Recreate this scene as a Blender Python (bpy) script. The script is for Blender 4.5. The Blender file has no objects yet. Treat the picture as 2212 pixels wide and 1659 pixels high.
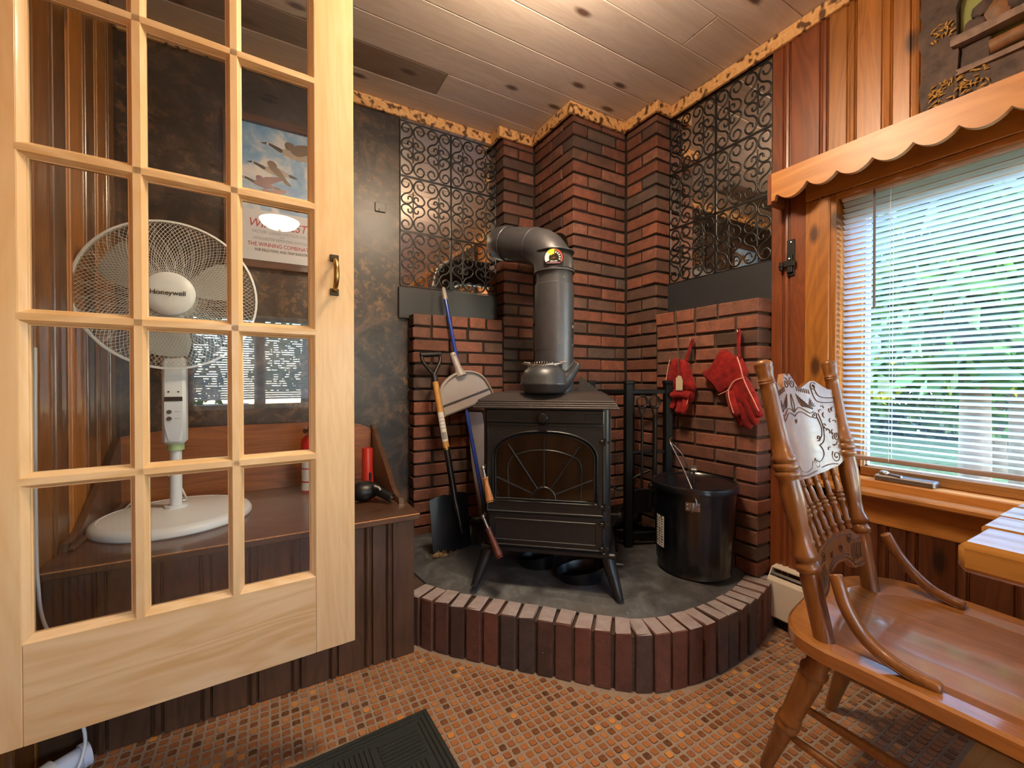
import bpy, bmesh, math, random
from mathutils import Matrix, Vector
R = random.Random(7)
SC = bpy.context.scene
COL = SC.collection
rad = math.radians
PI = math.pi

# ---------------------------------------------------------------- camera
cam_d = bpy.data.cameras.new('camera')
cam_d.sensor_width = 36.0
cam_d.lens = 36.0 * 915.5 / 2212.0
cam_d.clip_start = 0.02
cam = bpy.data.objects.new('camera', cam_d)
COL.objects.link(cam)
cam.location = (0, 0, 1.065)
cam.rotation_euler = (rad(90 - 0.566), 0, rad(-29.93))
SC.camera = cam

# ---------------------------------------------------------------- sky, sun, exposure
w = bpy.data.worlds.new('sky'); SC.world = w; w.use_nodes = True
nt = w.node_tree
bg = nt.nodes['Background']
sky = nt.nodes.new('ShaderNodeTexSky')
sky.sky_type = 'NISHITA'
sky.sun_disc = False
sky.sun_elevation = rad(38); sky.sun_rotation = rad(200)
sky.air_density = 1.15; sky.dust_density = 0.4; sky.ozone_density = 3.0
nt.links.new(sky.outputs['Color'], bg.inputs['Color'])
bg.inputs['Strength'].default_value = SKY = 4.2

VS = SC.view_settings
SC.display_settings.display_device = 'sRGB'
VS.view_transform = 'Standard'; VS.look = 'None'; VS.gamma = 1.0; VS.use_curve_mapping = False
VS.exposure = 0.62
SC.cycles.max_bounces = 10; SC.cycles.transparent_max_bounces = 24
SC.cycles.diffuse_bounces = 5; SC.cycles.glossy_bounces = 5
SC.cycles.sample_clamp_indirect = 6.0
SC.cycles.caustics_reflective = False; SC.cycles.caustics_refractive = False

def area(name, loc, rot, sx, sy, power, col, portal=False):
    L = bpy.data.lights.new(name, 'AREA'); L.shape = 'RECTANGLE'; L.size = sx; L.size_y = sy
    L.energy = power; L.color = col
    if portal: L.cycles.is_portal = True
    o = bpy.data.objects.new(name, L); o.location = loc; o.rotation_euler = rot; COL.objects.link(o); return o
# daylight portals in the two windows (guide sky sampling only)
area('window_portal', (2.12, -0.02, 1.2), (0, rad(90), 0), 1.15, 1.7, 1, (1, 1, 1), True)
area('window_portal', (0.75, -2.72, 1.25), (rad(90), 0, 0), 2.0, 1.0, 1, (1, 1, 1), True)

SUN = bpy.data.lights.new('sun', 'SUN'); SUN.energy = 1.2; SUN.angle = rad(0.6); SUN.color = (1, .93, .82)
so = bpy.data.objects.new('sun', SUN); COL.objects.link(so); so.rotation_euler = (rad(48), 0, rad(20))

# ---------------------------------------------------------------- helpers
def lin(h):
    h = h.lstrip('#'); c = [int(h[i:i+2], 16) / 255 for i in (0, 2, 4)]
    return tuple(((x / 12.92) if x <= .04045 else ((x + .055) / 1.055) ** 2.4) for x in c) + (1.0,)

class MB:
    """collects shapes, then links them as ONE mesh object"""
    def __init__(s, M=None): s.v = []; s.f = []; s.mi = []; s.M = M or Matrix(); s.cur = 0
    def add(s, vs, fs, M=None):
        b = len(s.v); MM = s.M @ M if M is not None else s.M
        s.v += [tuple(MM @ Vector(p)) for p in vs]
        s.f += [tuple(i + b for i in f) for f in fs]; s.mi += [s.cur] * len(fs); return s
    def box(s, c, d, bev=0.0, M=None):
        x, y, z = d[0] / 2, d[1] / 2, d[2] / 2
        if bev <= 0:
            vs = [(c[0] + i * x, c[1] + j * y, c[2] + k * z) for i in (-1, 1) for j in (-1, 1) for k in (-1, 1)]
            fs = [(0, 1, 3, 2), (4, 6, 7, 5), (0, 4, 5, 1), (2, 3, 7, 6), (0, 2, 6, 4), (1, 5, 7, 3)]
            return s.add(vs, fs, M)
        b = min(bev, x * .49, y * .49, z * .49)
        idx = {}; vs = []
        H = (x, y, z)
        for i in (-1, 1):
            for j in (-1, 1):
                for k in (-1, 1):
                    sg = (i, j, k)
                    for a in range(3):
                        idx[(i, j, k, a)] = len(vs)
                        vs.append(tuple(c[q] + sg[q] * (H[q] - (0 if q == a else b)) for q in range(3)))
        fs = []
        for a in range(3):
            o1, o2 = [q for q in range(3) if q != a]
            for sa in (-1, 1):
                f = []
                for s1, s2 in ((-1, -1), (1, -1), (1, 1), (-1, 1)):
                    sg = [0, 0, 0]; sg[a] = sa; sg[o1] = s1; sg[o2] = s2; f.append(idx[(*sg, a)])
                fs.append(tuple(f))
            for s1 in (-1, 1):
                for s2 in (-1, 1):
                    sg = [0, 0, 0]; sg[o1] = s1; sg[o2] = s2
                    A = list(sg); A[a] = -1; B = list(sg); B[a] = 1
                    fs.append((idx[(*A, o1)], idx[(*B, o1)], idx[(*B, o2)], idx[(*A, o2)]))
        for i in (-1, 1):
            for j in (-1, 1):
                for k in (-1, 1): fs.append((idx[(i, j, k, 0)], idx[(i, j, k, 1)], idx[(i, j, k, 2)]))
        return s.add(vs, fs, M)
    def b2(s, a, b, bev=0.0, M=None):
        return s.box([(a[i] + b[i]) / 2 for i in range(3)], [abs(b[i] - a[i]) for i in range(3)], bev, M)
    def tube(s, path, r, n=10, closed=False, caps=True, sq=None):
        P = [Vector(p) for p in path]; m = len(P)
        rr = r if isinstance(r, (list, tuple)) else [r] * m
        T = []
        for i in range(m):
            a = P[(i - 1) % m] if (closed or i > 0) else P[i]; b = P[(i + 1) % m] if (closed or i < m - 1) else P[i]
            t = b - a; T.append(t.normalized() if t.length > 1e-9 else Vector((0, 0, 1)))
        u = T[0].orthogonal().normalized(); vs = []
        for i in range(m):
            u = (u - T[i] * u.dot(T[i])); u = u.normalized() if u.length > 1e-6 else T[i].orthogonal().normalized()
            v = T[i].cross(u)
            for k in range(n):
                a = 2 * PI * (k + .5) / n; q = rr[i]
                vs.append(P[i] + (u * math.cos(a) + v * math.sin(a)) * q)
        fs = []
        for i in range(m if closed else m - 1):
            j = (i + 1) % m
            for k in range(n):
                l = (k + 1) % n; fs.append((i * n + k, i * n + l, j * n + l, j * n + k))
        if caps and not closed:
            fs.append(tuple(range(n - 1, -1, -1))); fs.append(tuple((m - 1) * n + k for k in range(n)))
        return s.add(vs, fs)
    def cyl(s, a, b, r, r2=None, n=16): return s.tube([a, b], [r, r if r2 is None else r2], n)
    def lathe(s, prof, M=None, n=24, sx=1.0, sy=1.0, caps=True):
        vs = []; m = len(prof)
        for (r, z) in prof:
            for k in range(n):
                a = 2 * PI * k / n; vs.append((r * math.cos(a) * sx, r * math.sin(a) * sy, z))
        fs = []
        for i in range(m - 1):
            for k in range(n):
                l = (k + 1) % n; fs.append((i * n + k, i * n + l, (i + 1) * n + l, (i + 1) * n + k))
        if caps and prof[0][0] > 1e-6: fs.append(tuple(range(n - 1, -1, -1)))
        if caps and prof[-1][0] > 1e-6: fs.append(tuple((m - 1) * n + k for k in range(n)))
        return s.add(vs, fs, M)
    def prism(s, poly, h0, h1, M=None):
        n = len(poly)
        vs = [(p[0], p[1], h0) for p in poly] + [(p[0], p[1], h1) for p in poly]
        fs = [tuple(range(n - 1, -1, -1)), tuple(range(n, 2 * n))] + [(i, (i + 1) % n, n + (i + 1) % n, n + i) for i in range(n)]
        return s.add(vs, fs, M)
    def strip(s, a, b, closed=True):
        """quads between two equal point loops"""
        n = len(a); fs = [(i, (i + 1) % n, n + (i + 1) % n, n + i) for i in range(n if closed else n - 1)]
        return s.add(list(a) + list(b), fs)
    def sphere(s, c, r, nu=14, nv=9, M=None):
        rx, ry, rz = r if isinstance(r, (tuple, list)) else (r, r, r)
        vs = [(c[0], c[1], c[2] - rz)]
        for j in range(1, nv):
            t = -PI / 2 + PI * j / nv
            for i in range(nu):
                a = 2 * PI * i / nu
                vs.append((c[0] + rx * math.cos(t) * math.cos(a), c[1] + ry * math.cos(t) * math.sin(a), c[2] + rz * math.sin(t)))
        vs.append((c[0], c[1], c[2] + rz)); e = len(vs) - 1
        fs = [(0, 1 + (i + 1) % nu, 1 + i) for i in range(nu)]
        for j in range(nv - 2):
            for i in range(nu):
                k = (i + 1) % nu; fs.append((1 + j * nu + i, 1 + j * nu + k, 1 + (j + 1) * nu + k, 1 + (j + 1) * nu + i))
        fs += [(e, 1 + (nv - 2) * nu + i, 1 + (nv - 2) * nu + (i + 1) % nu) for i in range(nu)]
        return s.add(vs, fs, M)
    def mesh(s, name, mats, smooth=None):
        me = bpy.data.meshes.new(name); me.from_pydata(s.v, [], s.f)
        for m in (mats if isinstance(mats, (list, tuple)) else [mats]): me.materials.append(m)
        if any(s.mi): me.polygons.foreach_set('material_index', s.mi)
        bm = bmesh.new(); bm.from_mesh(me); bmesh.ops.recalc_face_normals(bm, faces=bm.faces); bm.to_mesh(me); bm.free()
        if smooth:
            me.polygons.foreach_set('use_smooth', [True] * len(me.polygons)); me.set_sharp_from_angle(angle=rad(smooth))
        me.update(); return me
    def build(s, name, mats, parent=None, smooth=None):
        o = bpy.data.objects.new(name, s.mesh(name, mats, smooth)); COL.objects.link(o)
        if parent is not None: adopt(o, parent)
        return o

WM = {}
def wm(o): return WM.get(o.name, Matrix())
def adopt(o, parent):
    o.parent = parent; o.matrix_parent_inverse = wm(parent).inverted()
def tag(o, label=None, cat=None, group=None, kind=None):
    if label: o['label'] = label
    if cat: o['category'] = cat
    if group: o['group'] = group
    if kind: o['kind'] = kind
    return o
def thing(name, label, cat, loc=(0, 0, 0), group=None, kind=None):
    o = bpy.data.objects.new(name, None); COL.objects.link(o); o.empty_display_size = .05
    o.location = loc; WM[o.name] = Matrix.Translation(Vector(loc)); return tag(o, label, cat, group, kind)
def inst(name, me, M, parent):
    """an object sharing mesh data, placed by matrix in world space under its parent"""
    o = bpy.data.objects.new(name, me); COL.objects.link(o); o.matrix_basis = M; adopt(o, parent); return o
def lab(o, l): o['label'] = l; return o
def axM(p0, p1, roll=0):
    p0, p1 = Vector(p0), Vector(p1); z = (p1 - p0).normalized()
    q = z.to_track_quat('Z', 'Y'); return Matrix.Translation(p0) @ q.to_matrix().to_4x4() @ Matrix.Rotation(roll, 4, 'Z')
def frame(o, x, y, z):
    M = Matrix.Identity(4)
    for i in range(3): M[i][0] = x[i]; M[i][1] = y[i]; M[i][2] = z[i]; M[i][3] = o[i]
    return M
def smoothpath(pts, k=6, closed=False):
    P = [Vector(p) for p in pts]; n = len(P); out = []
    for i in range(n if closed else n - 1):
        g = (lambda q: P[q % n]) if closed else (lambda q: P[max(0, min(n - 1, q))])
        a, b, c, d = g(i - 1), g(i), g(i + 1), g(i + 2)
        for j in range(k):
            t = j / k
            out.append(.5 * ((2 * b) + (c - a) * t + (2 * a - 5 * b + 4 * c - d) * t * t + (3 * b - a - 3 * c + d) * t ** 3))
    if not closed: out.append(P[-1])
    return out
def text(name, body, size, M, m, parent, ext=.0004, align='LEFT', shear=0, width=None):
    cu = bpy.data.curves.new(name, 'FONT'); cu.body = body; cu.size = size; cu.extrude = ext; cu.align_x = align; cu.shear = shear
    cu.materials.append(m)
    cu.resolution_u = 4
    tmp = bpy.data.objects.new(name, cu); COL.objects.link(tmp); bpy.context.view_layer.update()
    me = bpy.data.meshes.new_from_object(tmp); bpy.data.objects.remove(tmp)
    if not me.materials: me.materials.append(m)
    o = bpy.data.objects.new(name, me); COL.objects.link(o)
    o.matrix_basis = M; adopt(o, parent)
    return o

# ---------------------------------------------------------------- materials
class NT:
    def __init__(s, name):
        s.m = bpy.data.materials.new(name); s.m.use_nodes = True; s.t = s.m.node_tree
        s.b = s.t.nodes['Principled BSDF']; s.out = s.t.nodes['Material Output']
    def n(s, ty, **kw):
        nd = s.t.nodes.new('ShaderNode' + ty)
        for k, v in kw.items():
            if k.startswith('i_'):
                key = k[2:]; sock = nd.inputs[int(key)] if key.isdigit() else nd.inputs[key.replace('_', ' ')]
                if isinstance(v, bpy.types.NodeSocket): s.t.links.new(v, sock)
                else: sock.default_value = v
            else: setattr(nd, k, v)
        return nd
    def l(s, a, b): s.t.links.new(a, b)
    def ramp(s, fac, stops, interp='LINEAR'):
        nd = s.n('ValToRGB'); nd.color_ramp.interpolation = interp; e = nd.color_ramp.elements
        while len(e) < len(stops): e.new(.5)
        for q, (p, c) in zip(e, stops): q.position = p; q.color = c if not isinstance(c, str) else lin(c)
        s.l(fac, nd.inputs[0]); return nd.outputs[0]
    def mix(s, fac, a, b, mode='MIX'):
        nd = s.n('MixRGB', blend_type=mode)
        for sock, v in zip(nd.inputs, (fac, a, b)):
            if isinstance(v, bpy.types.NodeSocket): s.l(v, sock)
            elif isinstance(v, str): sock.default_value = lin(v)
            else: sock.default_value = v
        return nd.outputs[0]
    def math(s, op, a, b=0.0):
        nd = s.n('Math', operation=op)
        for sock, v in zip(nd.inputs, (a, b)):
            if isinstance(v, bpy.types.NodeSocket): s.l(v, sock)
            else: sock.default_value = v
        return nd.outputs[0]
    def coord(s, scale=(1, 1, 1), rnd=True, which='Object'):
        c = s.n('TexCoord').outputs[which]
        if rnd:
            r = s.n('ObjectInfo').outputs['Random']
            off = s.n('VectorMath', operation='SCALE', i_0=(17.3, 29.1, 41.7)); s.l(r, off.inputs['Scale'])
            c = s.n('VectorMath', operation='ADD', i_0=c, i_1=off.outputs[0]).outputs[0]
        mp = s.n('Mapping', i_Vector=c); mp.inputs['Scale'].default_value = scale; return mp.outputs[0]
    def noise(s, v, scale, detail=4, rough=.5, dist=0.0):
        return s.n('TexNoise', i_Vector=v, i_Scale=scale, i_Detail=detail, i_Roughness=rough, i_Distortion=dist).outputs['Fac']
    def bump(s, h, strength=.3, dist=.002):
        nd = s.n('Bump', i_Height=h, i_Strength=strength, i_Distance=dist); s.l(nd.outputs[0], s.b.inputs['Normal'])
    def set(s, col=None, rough=None, metal=None, coat=None, coatr=.1, spec=None):
        I = s.b.inputs
        for k, v in (('Base Color', col), ('Roughness', rough), ('Metallic', metal), ('Coat Weight', coat), ('Specular IOR Level', spec)):
            if v is None: continue
            if isinstance(v, bpy.types.NodeSocket): s.l(v, I[k])
            elif isinstance(v, str): I[k].default_value = lin(v)
            else: I[k].default_value = v
        if coat: I['Coat Roughness'].default_value = coatr
        return s.m

def plain(name, col, rough=.5, metal=0.0, coat=0.0, noise=.0, nscale=40, bump=0.0, spec=None):
    t = NT(name)
    if noise or bump:
        f = t.noise(t.coord(rnd=True), nscale, 5, .6)
        if noise:
            c = lin(col); d = tuple(max(0, x * (1 - noise)) for x in c[:3]) + (1,); e = tuple(min(1, x * (1 + noise)) for x in c[:3]) + (1,)
            col = t.ramp(f, [(.3, d), (.7, e)])
        if bump: t.bump(f, bump, .002)
    return t.set(col, rough, metal, coat, spec=spec)

def wood(name, light, dark, axis='Z', grain=26, along=1.6, rough=.45, coat=0.0, knots=.0, knotcol='#3a1a0c', contrast=1.0, var=.12, bump=.08, coatr=.12):
    t = NT(name)
    ai = 'XYZ'.index(axis)
    def sc(a, b): return tuple(a if i == ai else b for i in range(3))
    v = t.coord(sc(along, grain))
    wv = t.coord(sc(.9, 5.5))
    n1 = t.noise(v, 1.0, 6, .65, .6)
    big = t.noise(wv, 1.0, 3, .5, 1.6)
    rings = t.math('FRACT', t.math('MULTIPLY', big, 9.0))
    rings = t.math('ABSOLUTE', t.math('SUBTRACT', rings, .5))
    f = t.math('ADD', t.math('MULTIPLY', n1, .65), t.math('MULTIPLY', rings, .5 * contrast))
    col = t.ramp(f, [(.22, dark), (.5, t_mid(light, dark)), (.78, light)])
    rnd = t.n('ObjectInfo').outputs['Random']
    hs = t.n('HueSaturation', i_Color=col)
    t.l(t.math('ADD', t.math('MULTIPLY', rnd, 2 * var), 1 - var), hs.inputs['Value'])
    col = hs.outputs[0]
    if knots:
        kv = t.coord(sc(3.2, 7.5))
        sx = t.n('SeparateXYZ', i_0=kv); cb = t.n('CombineXYZ')
        i0, i1 = (0, 1) if axis == 'X' else (1, 2)
        t.l(sx.outputs[i0], cb.inputs[0]); t.l(sx.outputs[i1], cb.inputs[1])
        vo = t.n('TexVoronoi', i_Scale=1.0, i_Randomness=1.0, voronoi_dimensions='2D'); t.l(cb.outputs[0], vo.inputs['Vector'])
        keep = t.n('SeparateColor'); t.l(vo.outputs['Color'], keep.inputs[0])
        on = t.math('GREATER_THAN', keep.outputs[0], 1 - knots)
        d = t.math('ADD', vo.outputs['Distance'], t.math('MULTIPLY', t.math('SUBTRACT', n1, .5), .12))
        core = t.n('MapRange', i_Value=d); core.inputs[1].default_value = .07; core.inputs[2].default_value = .17; core.inputs[3].default_value = 1; core.inputs[4].default_value = 0
        col = t.mix(t.math('MULTIPLY', t.math('MULTIPLY', core.outputs[0], on), .9), col, knotcol)
    if bump: t.bump(f, bump, .001)
    return t.set(col, rough, 0, coat, coatr)
def t_mid(a, b):
    A, B = lin(a), lin(b); return tuple((A[i] * .55 + B[i] * .45) for i in range(3)) + (1,)

def glass_mat(name, tint=(1, 1, 1, 1), amt=1.0):
    t = NT(name); t.t.nodes.remove(t.b)
    fc = t.n('LayerWeight'); fc.inputs[0].default_value = .5
    p = t.math('POWER', fc.outputs['Facing'], 5.0)
    f = t.math('ADD', t.math('MULTIPLY', p, .9), .04 * amt)
    tr = t.n('BsdfTransparent'); tr.inputs[0].default_value = tint
    gl = t.n('BsdfGlossy'); gl.inputs['Roughness'].default_value = 0.0
    mx = t.n('MixShader'); t.l(f, mx.inputs[0]); t.l(tr.outputs[0], mx.inputs[1]); t.l(gl.outputs[0], mx.inputs[2])
    t.l(mx.outputs[0], t.out.inputs[0]); return t.m
def emit(name, col, s):
    t = NT(name); t.b.inputs['Emission Color'].default_value = lin(col); t.b.inputs['Emission Strength'].default_value = s
    return t.set(col, .4)

def brick_mat(name, dark=0.0, sheen_tops=False):
    t = NT(name)
    rnd = t.n('ObjectInfo').outputs['Random']
    base = t.ramp(rnd, [(0, '#5a4236'), (.14, '#87513e'), (.32, '#935a46'), (.46, '#785043'), (.58, '#9a5c45'), (.70, '#6a5247'), (.80, '#8a5a49'), (.90, '#5d524c'), (.96, '#976653')], 'CONSTANT')
    v = t.coord()
    n1 = t.noise(v, 26, 5, .65); n2 = t.noise(v, 240, 3, .6); n3 = t.noise(v, 9, 3, .5)
    c = t.mix(t.ramp(n1, [(.35, (0, 0, 0, 1)), (.7, (.6, .6, .6, 1))]), base, '#4a3028')
    c = t.mix(t.ramp(n3, [(.5, (0, 0, 0, 1)), (.75, (.35, .35, .35, 1))]), c, '#a86a50')
    c = t.mix(t.ramp(n2, [(.30, (.55, .55, .55, 1)), (.45, (0, 0, 0, 1))]), c, '#2d1b16')
    sp = t.n('TexVoronoi', i_Vector=v, i_Scale=55.0)
    ks = t.n('SeparateColor'); t.l(sp.outputs['Color'], ks.inputs[0])
    spk = t.math('MULTIPLY', t.math('LESS_THAN', sp.outputs['Distance'], .10), t.math('GREATER_THAN', ks.outputs[0], .93))
    c = t.mix(t.math('MULTIPLY', spk, .8), c, '#d9cfc4')
    c = t.mix(.16, c, '#5a4a44')
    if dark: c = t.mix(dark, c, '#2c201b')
    if sheen_tops:   # pale daylight sheen painted into the colour of the upper faces
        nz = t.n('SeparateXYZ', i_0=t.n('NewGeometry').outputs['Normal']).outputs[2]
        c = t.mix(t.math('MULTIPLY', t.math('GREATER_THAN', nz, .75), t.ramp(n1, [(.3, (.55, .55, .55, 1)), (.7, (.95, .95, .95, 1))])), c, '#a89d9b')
    t.bump(t.math('ADD', n1, t.math('MULTIPLY', n2, .5)), .55, .004)
    return t.set(c, .72, spec=.35)

M = {}
M['brick'] = brick_mat('brick_red')
M['brick_dark'] = brick_mat('brick_darker', .35)  # darker mix, used most often high up and on left faces
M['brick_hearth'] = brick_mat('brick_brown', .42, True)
M['mortar'] = plain('mortar_dark', '#2a221e', .9, noise=.25, nscale=60, bump=.5)  # dark mortar; shade of its deep joints is put into the colour
M['mortar_mid'] = plain('mortar_brown', '#4a3a30', .9, noise=.3, nscale=60, bump=.5)
M['door_z'] = wood('pine_clear_upright', '#e8cda4', '#d2ac79', 'Z', 22, 1.0, .45, .15, contrast=.55, var=.03, bump=.03)
M['door_x'] = wood('pine_clear_level', '#e8cda4', '#cba26b', 'X', 20, 1.0, .45, .15, contrast=.9, var=.03, bump=.03)
M['pine_z'] = wood('knotty_pine_upright', '#b9762e', '#84511b', 'Z', 30, 1.3, .42, .18, .16, '#3a1c0c', .8, .14, coatr=.3)
M['pine_zr'] = wood('knotty_pine_reddish', '#8a4822', '#5a2c13', 'Z', 30, 1.3, .38, .4, .14, '#2c140a', .8, .14, coatr=.3)
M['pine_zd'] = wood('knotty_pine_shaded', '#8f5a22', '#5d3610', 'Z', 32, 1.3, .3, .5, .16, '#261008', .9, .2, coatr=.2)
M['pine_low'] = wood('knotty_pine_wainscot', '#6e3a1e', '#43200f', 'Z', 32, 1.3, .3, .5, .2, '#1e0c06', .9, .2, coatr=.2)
M['pine_y'] = wood('pine_orange_level', '#c98a40', '#a3642a', 'Y', 26, 1.3, .42, .25, .06, '#5a2c14', .8, .06, coatr=.35)
M['ceil'] = wood('whitewashed_pine', '#d6c7bb', '#b9a798', 'X', 20, .9, .5, .15, .32, '#4a2c20', .55, .10, coatr=.3)
M['char'] = None
t = NT('scorched_pine')
v = t.coord((1, 1, 1), False); n1 = t.noise(v, 34, 1, .4, 0); n2 = t.noise(v, 60, 4, .6)
c = t.mix(t.ramp(n2, [(.3, '#c98d4e'), (.7, '#e6b777')]), '#c98d4e', '#e6b777')
c = t.mix(t.ramp(n1, [(.53, (0, 0, 0, 1)), (.63, (.92, .92, .92, 1))]), t.ramp(n2, [(.3, '#c98f55'), (.7, '#e4b87c')]), '#4a2712')
M['char'] = t.set(c, .5, 0, .1)
t = NT('faux_stone_wallcover')
v = t.coord((1, 1, 1), False)
n1 = t.noise(v, 7, 8, .68, .7); n2 = t.noise(v, 2.2, 3, .5); n3 = t.noise(v, 24, 8, .7, .3)
c = t.ramp(n1, [(.36, '#141210'), (.5, '#2c2420'), (.62, '#4c3c32'), (.74, '#6d5542')])
ve = t.math('MULTIPLY', t.ramp(n3, [(.52, (0, 0, 0, 1)), (.62, (1, 1, 1, 1)), (.7, (0, 0, 0, 1))]), t.ramp(n2, [(.42, (0, 0, 0, 1)), (.62, (.5, .5, .5, 1))]))
c = t.mix(ve, c, '#a07850')
t.bump(n3, .12, .003)
M['faux'] = t.set(c, .4, 0, .12, .3)
M['bench'] = wood('stained_dark_boards', '#60422c', '#3c2617', 'Z', 30, 1.3, .4, .35, .06, '#1a0b06', .7, .14)
M['bench_x'] = wood('stained_dark_level', '#644732', '#402919', 'X', 28, 1.2, .35, .45, .03, '#1a0b06', .7, .06)
M['bench_back'] = wood('stained_pine_level', '#a0602f', '#6e3a1c', 'X', 20, 1.0, .4, .4, .0, contrast=.9, var=.04)
M['worn'] = plain('worn_raw_edge', '#b77f4c', .6, noise=.3, nscale=90)
M['black_board'] = plain('black_painted_board', '#2b2d31', .45, noise=.08, nscale=8)
M['iron'] = plain('black_wrought_iron', '#0b0a0a', .45)
t = NT('mirror_silver'); t.set('#e9e6e2', .015, 1.0); M['mirror'] = t.m
M['stove'] = plain('stove_black_cast_iron', '#212224', .36, .32, noise=.12, nscale=120, bump=.06, spec=.6)
M['stove_top'] = plain('stove_top_iron', '#453f3e', .45, .45, noise=.15, nscale=80, bump=.08)
M['pipe'] = plain('grey_black_pipe_paint', '#4c4c51', .4, .4, noise=.1, nscale=25)
M['kettle'] = plain('cast_iron_kettle', '#45474b', .4, .5, noise=.1, nscale=60, bump=.05)
M['chrome'] = plain('chrome', '#dcdcdc', .18, 1.0)
M['steel'] = plain('brushed_steel', '#a7a4a2', .35, 1.0, noise=.1, nscale=30)
M['galv'] = plain('galvanised_steel', '#96908c', .42, .85, noise=.15, nscale=25)
M['stoveglass'] = plain('sooty_stove_glass', '#0c0907', .10, 0, 0, noise=.6, nscale=7, spec=.8)
M['handle_wood'] = wood('turned_beech', '#c78d4f', '#8c5729', 'Z', 60, 8, .45, .3, contrast=.5)
M['handle_red'] = wood('turned_rosewood', '#6b3323', '#3c170e', 'Z', 60, 8, .4, .4, contrast=.5)
M['slate'] = None
t = NT('hearth_slate')
v = t.coord((1, 1, 1), False); n1 = t.noise(v, 11, 7, .7, .5); n2 = t.noise(v, 60, 4, .6); n3 = t.noise(v, 4, 2)
c = t.ramp(n1, [(.3, '#323231'), (.5, '#4d4f51'), (.66, '#696c6e'), (.8, '#8e8e90')])
c = t.mix(t.ramp(n2, [(.66, (0, 0, 0, 1)), (.74, (.6, .6, .6, 1))]), c, '#9a978f')
c = t.mix(t.ramp(n3, [(.4, (0, 0, 0, 1)), (.7, (.5, .5, .5, 1))]), c, '#3a3128')
t.bump(n1, .3, .004); M['slate'] = t.set(c, t.ramp(n1, [(.3, (.35, .35, .35, 1)), (.7, (.6, .6, .6, 1))]), spec=.5)
M['grout'] = plain('tile_grout', '#8f7b69', .8, noise=.15, nscale=120)
def tile_mat(name, rim):
    t = NT(name); P = 0.0285
    pos = t.n('NewGeometry').outputs['Position']
    q = t.n('VectorMath', operation='SCALE', i_0=pos); q.inputs['Scale'].default_value = 1 / P
    fl = t.n('VectorMath', operation='FLOOR', i_0=q.outputs[0])
    mk = t.n('VectorMath', operation='MULTIPLY', i_0=fl.outputs[0], i_1=(1, 1, 0))
    wn = t.n('TexWhiteNoise', i_Vector=mk.outputs[0], noise_dimensions='3D')
    c = t.ramp(wn.outputs['Value'], [(0, '#6a4029'), (.12, '#965f38'), (.32, '#a3683f'), (.52, '#8a573a'), (.68, '#a9744a'), (.82, '#946449'), (.9, '#4d3022'), (.95, '#c98846')], 'CONSTANT')
    v = t.coord((1, 1, 1), False); n = t.noise(v, 90, 3)
    c = t.mix(t.ramp(n, [(.35, (0, 0, 0, 1)), (.7, (.35, .35, .35, 1))]), c, '#a5713f')
    if rim: c = t.mix(.72, c, '#1f110a')
    return t.set(c, .34, 0, .15, .2, spec=.45)
M['tile'] = tile_mat('mosaic_tile_face', False); M['tile_rim'] = tile_mat('mosaic_tile_edge', True)
M['ply'] = wood('floor_plywood', '#d09a55', '#a87338', 'X', 9, 1.2, .6, .0, .05, '#5a3216', .8, .05)
M['mat'] = plain('ribbed_mat_fibre', '#262a27', .95, noise=.4, nscale=260, bump=.6)
M['white_pl'] = plain('white_plastic', '#d9dcdf', .35, spec=.45)
M['fan_wire'] = plain('light_grey_wire', '#c6c8c6', .35)
M['fan_blade'] = plain('grey_blade_plastic', '#9fa19f', .4)
M['grey_pl'] = plain('warm_grey_plastic', '#a29a97', .4)
M['dk_grey'] = plain('dark_grey_plastic', '#4a4646', .45)
M['blue_pole'] = plain('blue_enamel', '#1f3f9a', .25, coat=.6)
M['black_pl'] = plain('black_plastic', '#121315', .4)
M['black_gl'] = plain('black_gloss_enamel', '#0c0e13', .3, coat=.35)
M['red_pl'] = plain('red_plastic', '#b52a1b', .35)
M['red_en'] = plain('red_enamel', '#c01522', .25, coat=.4)
M['paper'] = plain('paper_white', '#d8d6d2', .7)
M['ink'] = plain('black_ink', '#1a1a1c', .6)
M['cream'] = plain('cream_enamel', '#ddd0bf', .4)
M['brass'] = plain('aged_brass', '#a98a55', .32, 1.0, noise=.25, nscale=60)
M['bronze'] = plain('dark_bronze', '#3b3326', .4, .8)
M['suede'] = None
t = NT('red_suede'); v = t.coord(); n1 = t.noise(v, 26, 5, .65); n2 = t.noise(v, 350, 3)
c = t.ramp(n1, [(.32, '#66110f'), (.55, '#871917'), (.72, '#9a261f')]); t.bump(t.math('ADD', n1, n2), .35, .003)
M['suede'] = t.set(c, .85, spec=.2); t.b.inputs['Sheen Weight'].default_value = .08
M['piping'] = plain('pale_piping', '#d9a08e', .7)
M['leather'] = plain('leather_cord', '#4a3322', .7)
M['tagwood'] = plain('pale_tag', '#b8a68a', .6)
M['oak'] = wood('golden_oak', '#99602a', '#683f18', 'Z', 42, 3.5, .42, .35, .0, contrast=.45, var=.05)
M['oak_seat'] = wood('golden_oak_seat', '#b0743a', '#7e4e22', 'Y', 34, 2.0, .3, 1.0, .0, contrast=.6, var=.02, bump=.03, coatr=.07)
M['oak_dark'] = plain('oak_carving_shadow', '#4c2c16', .55)
M['table'] = wood('honey_pine_table', '#bd8845', '#8f6026', 'Y', 26, 1.6, .22, .9, .06, '#5a3214', .7, .06, 0, coatr=.06)
M['slat'] = None
t = NT('white_blind_slat'); t.set('#ccd5e2', .4); t.b.inputs['Transmission Weight'].default_value = 0
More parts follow.
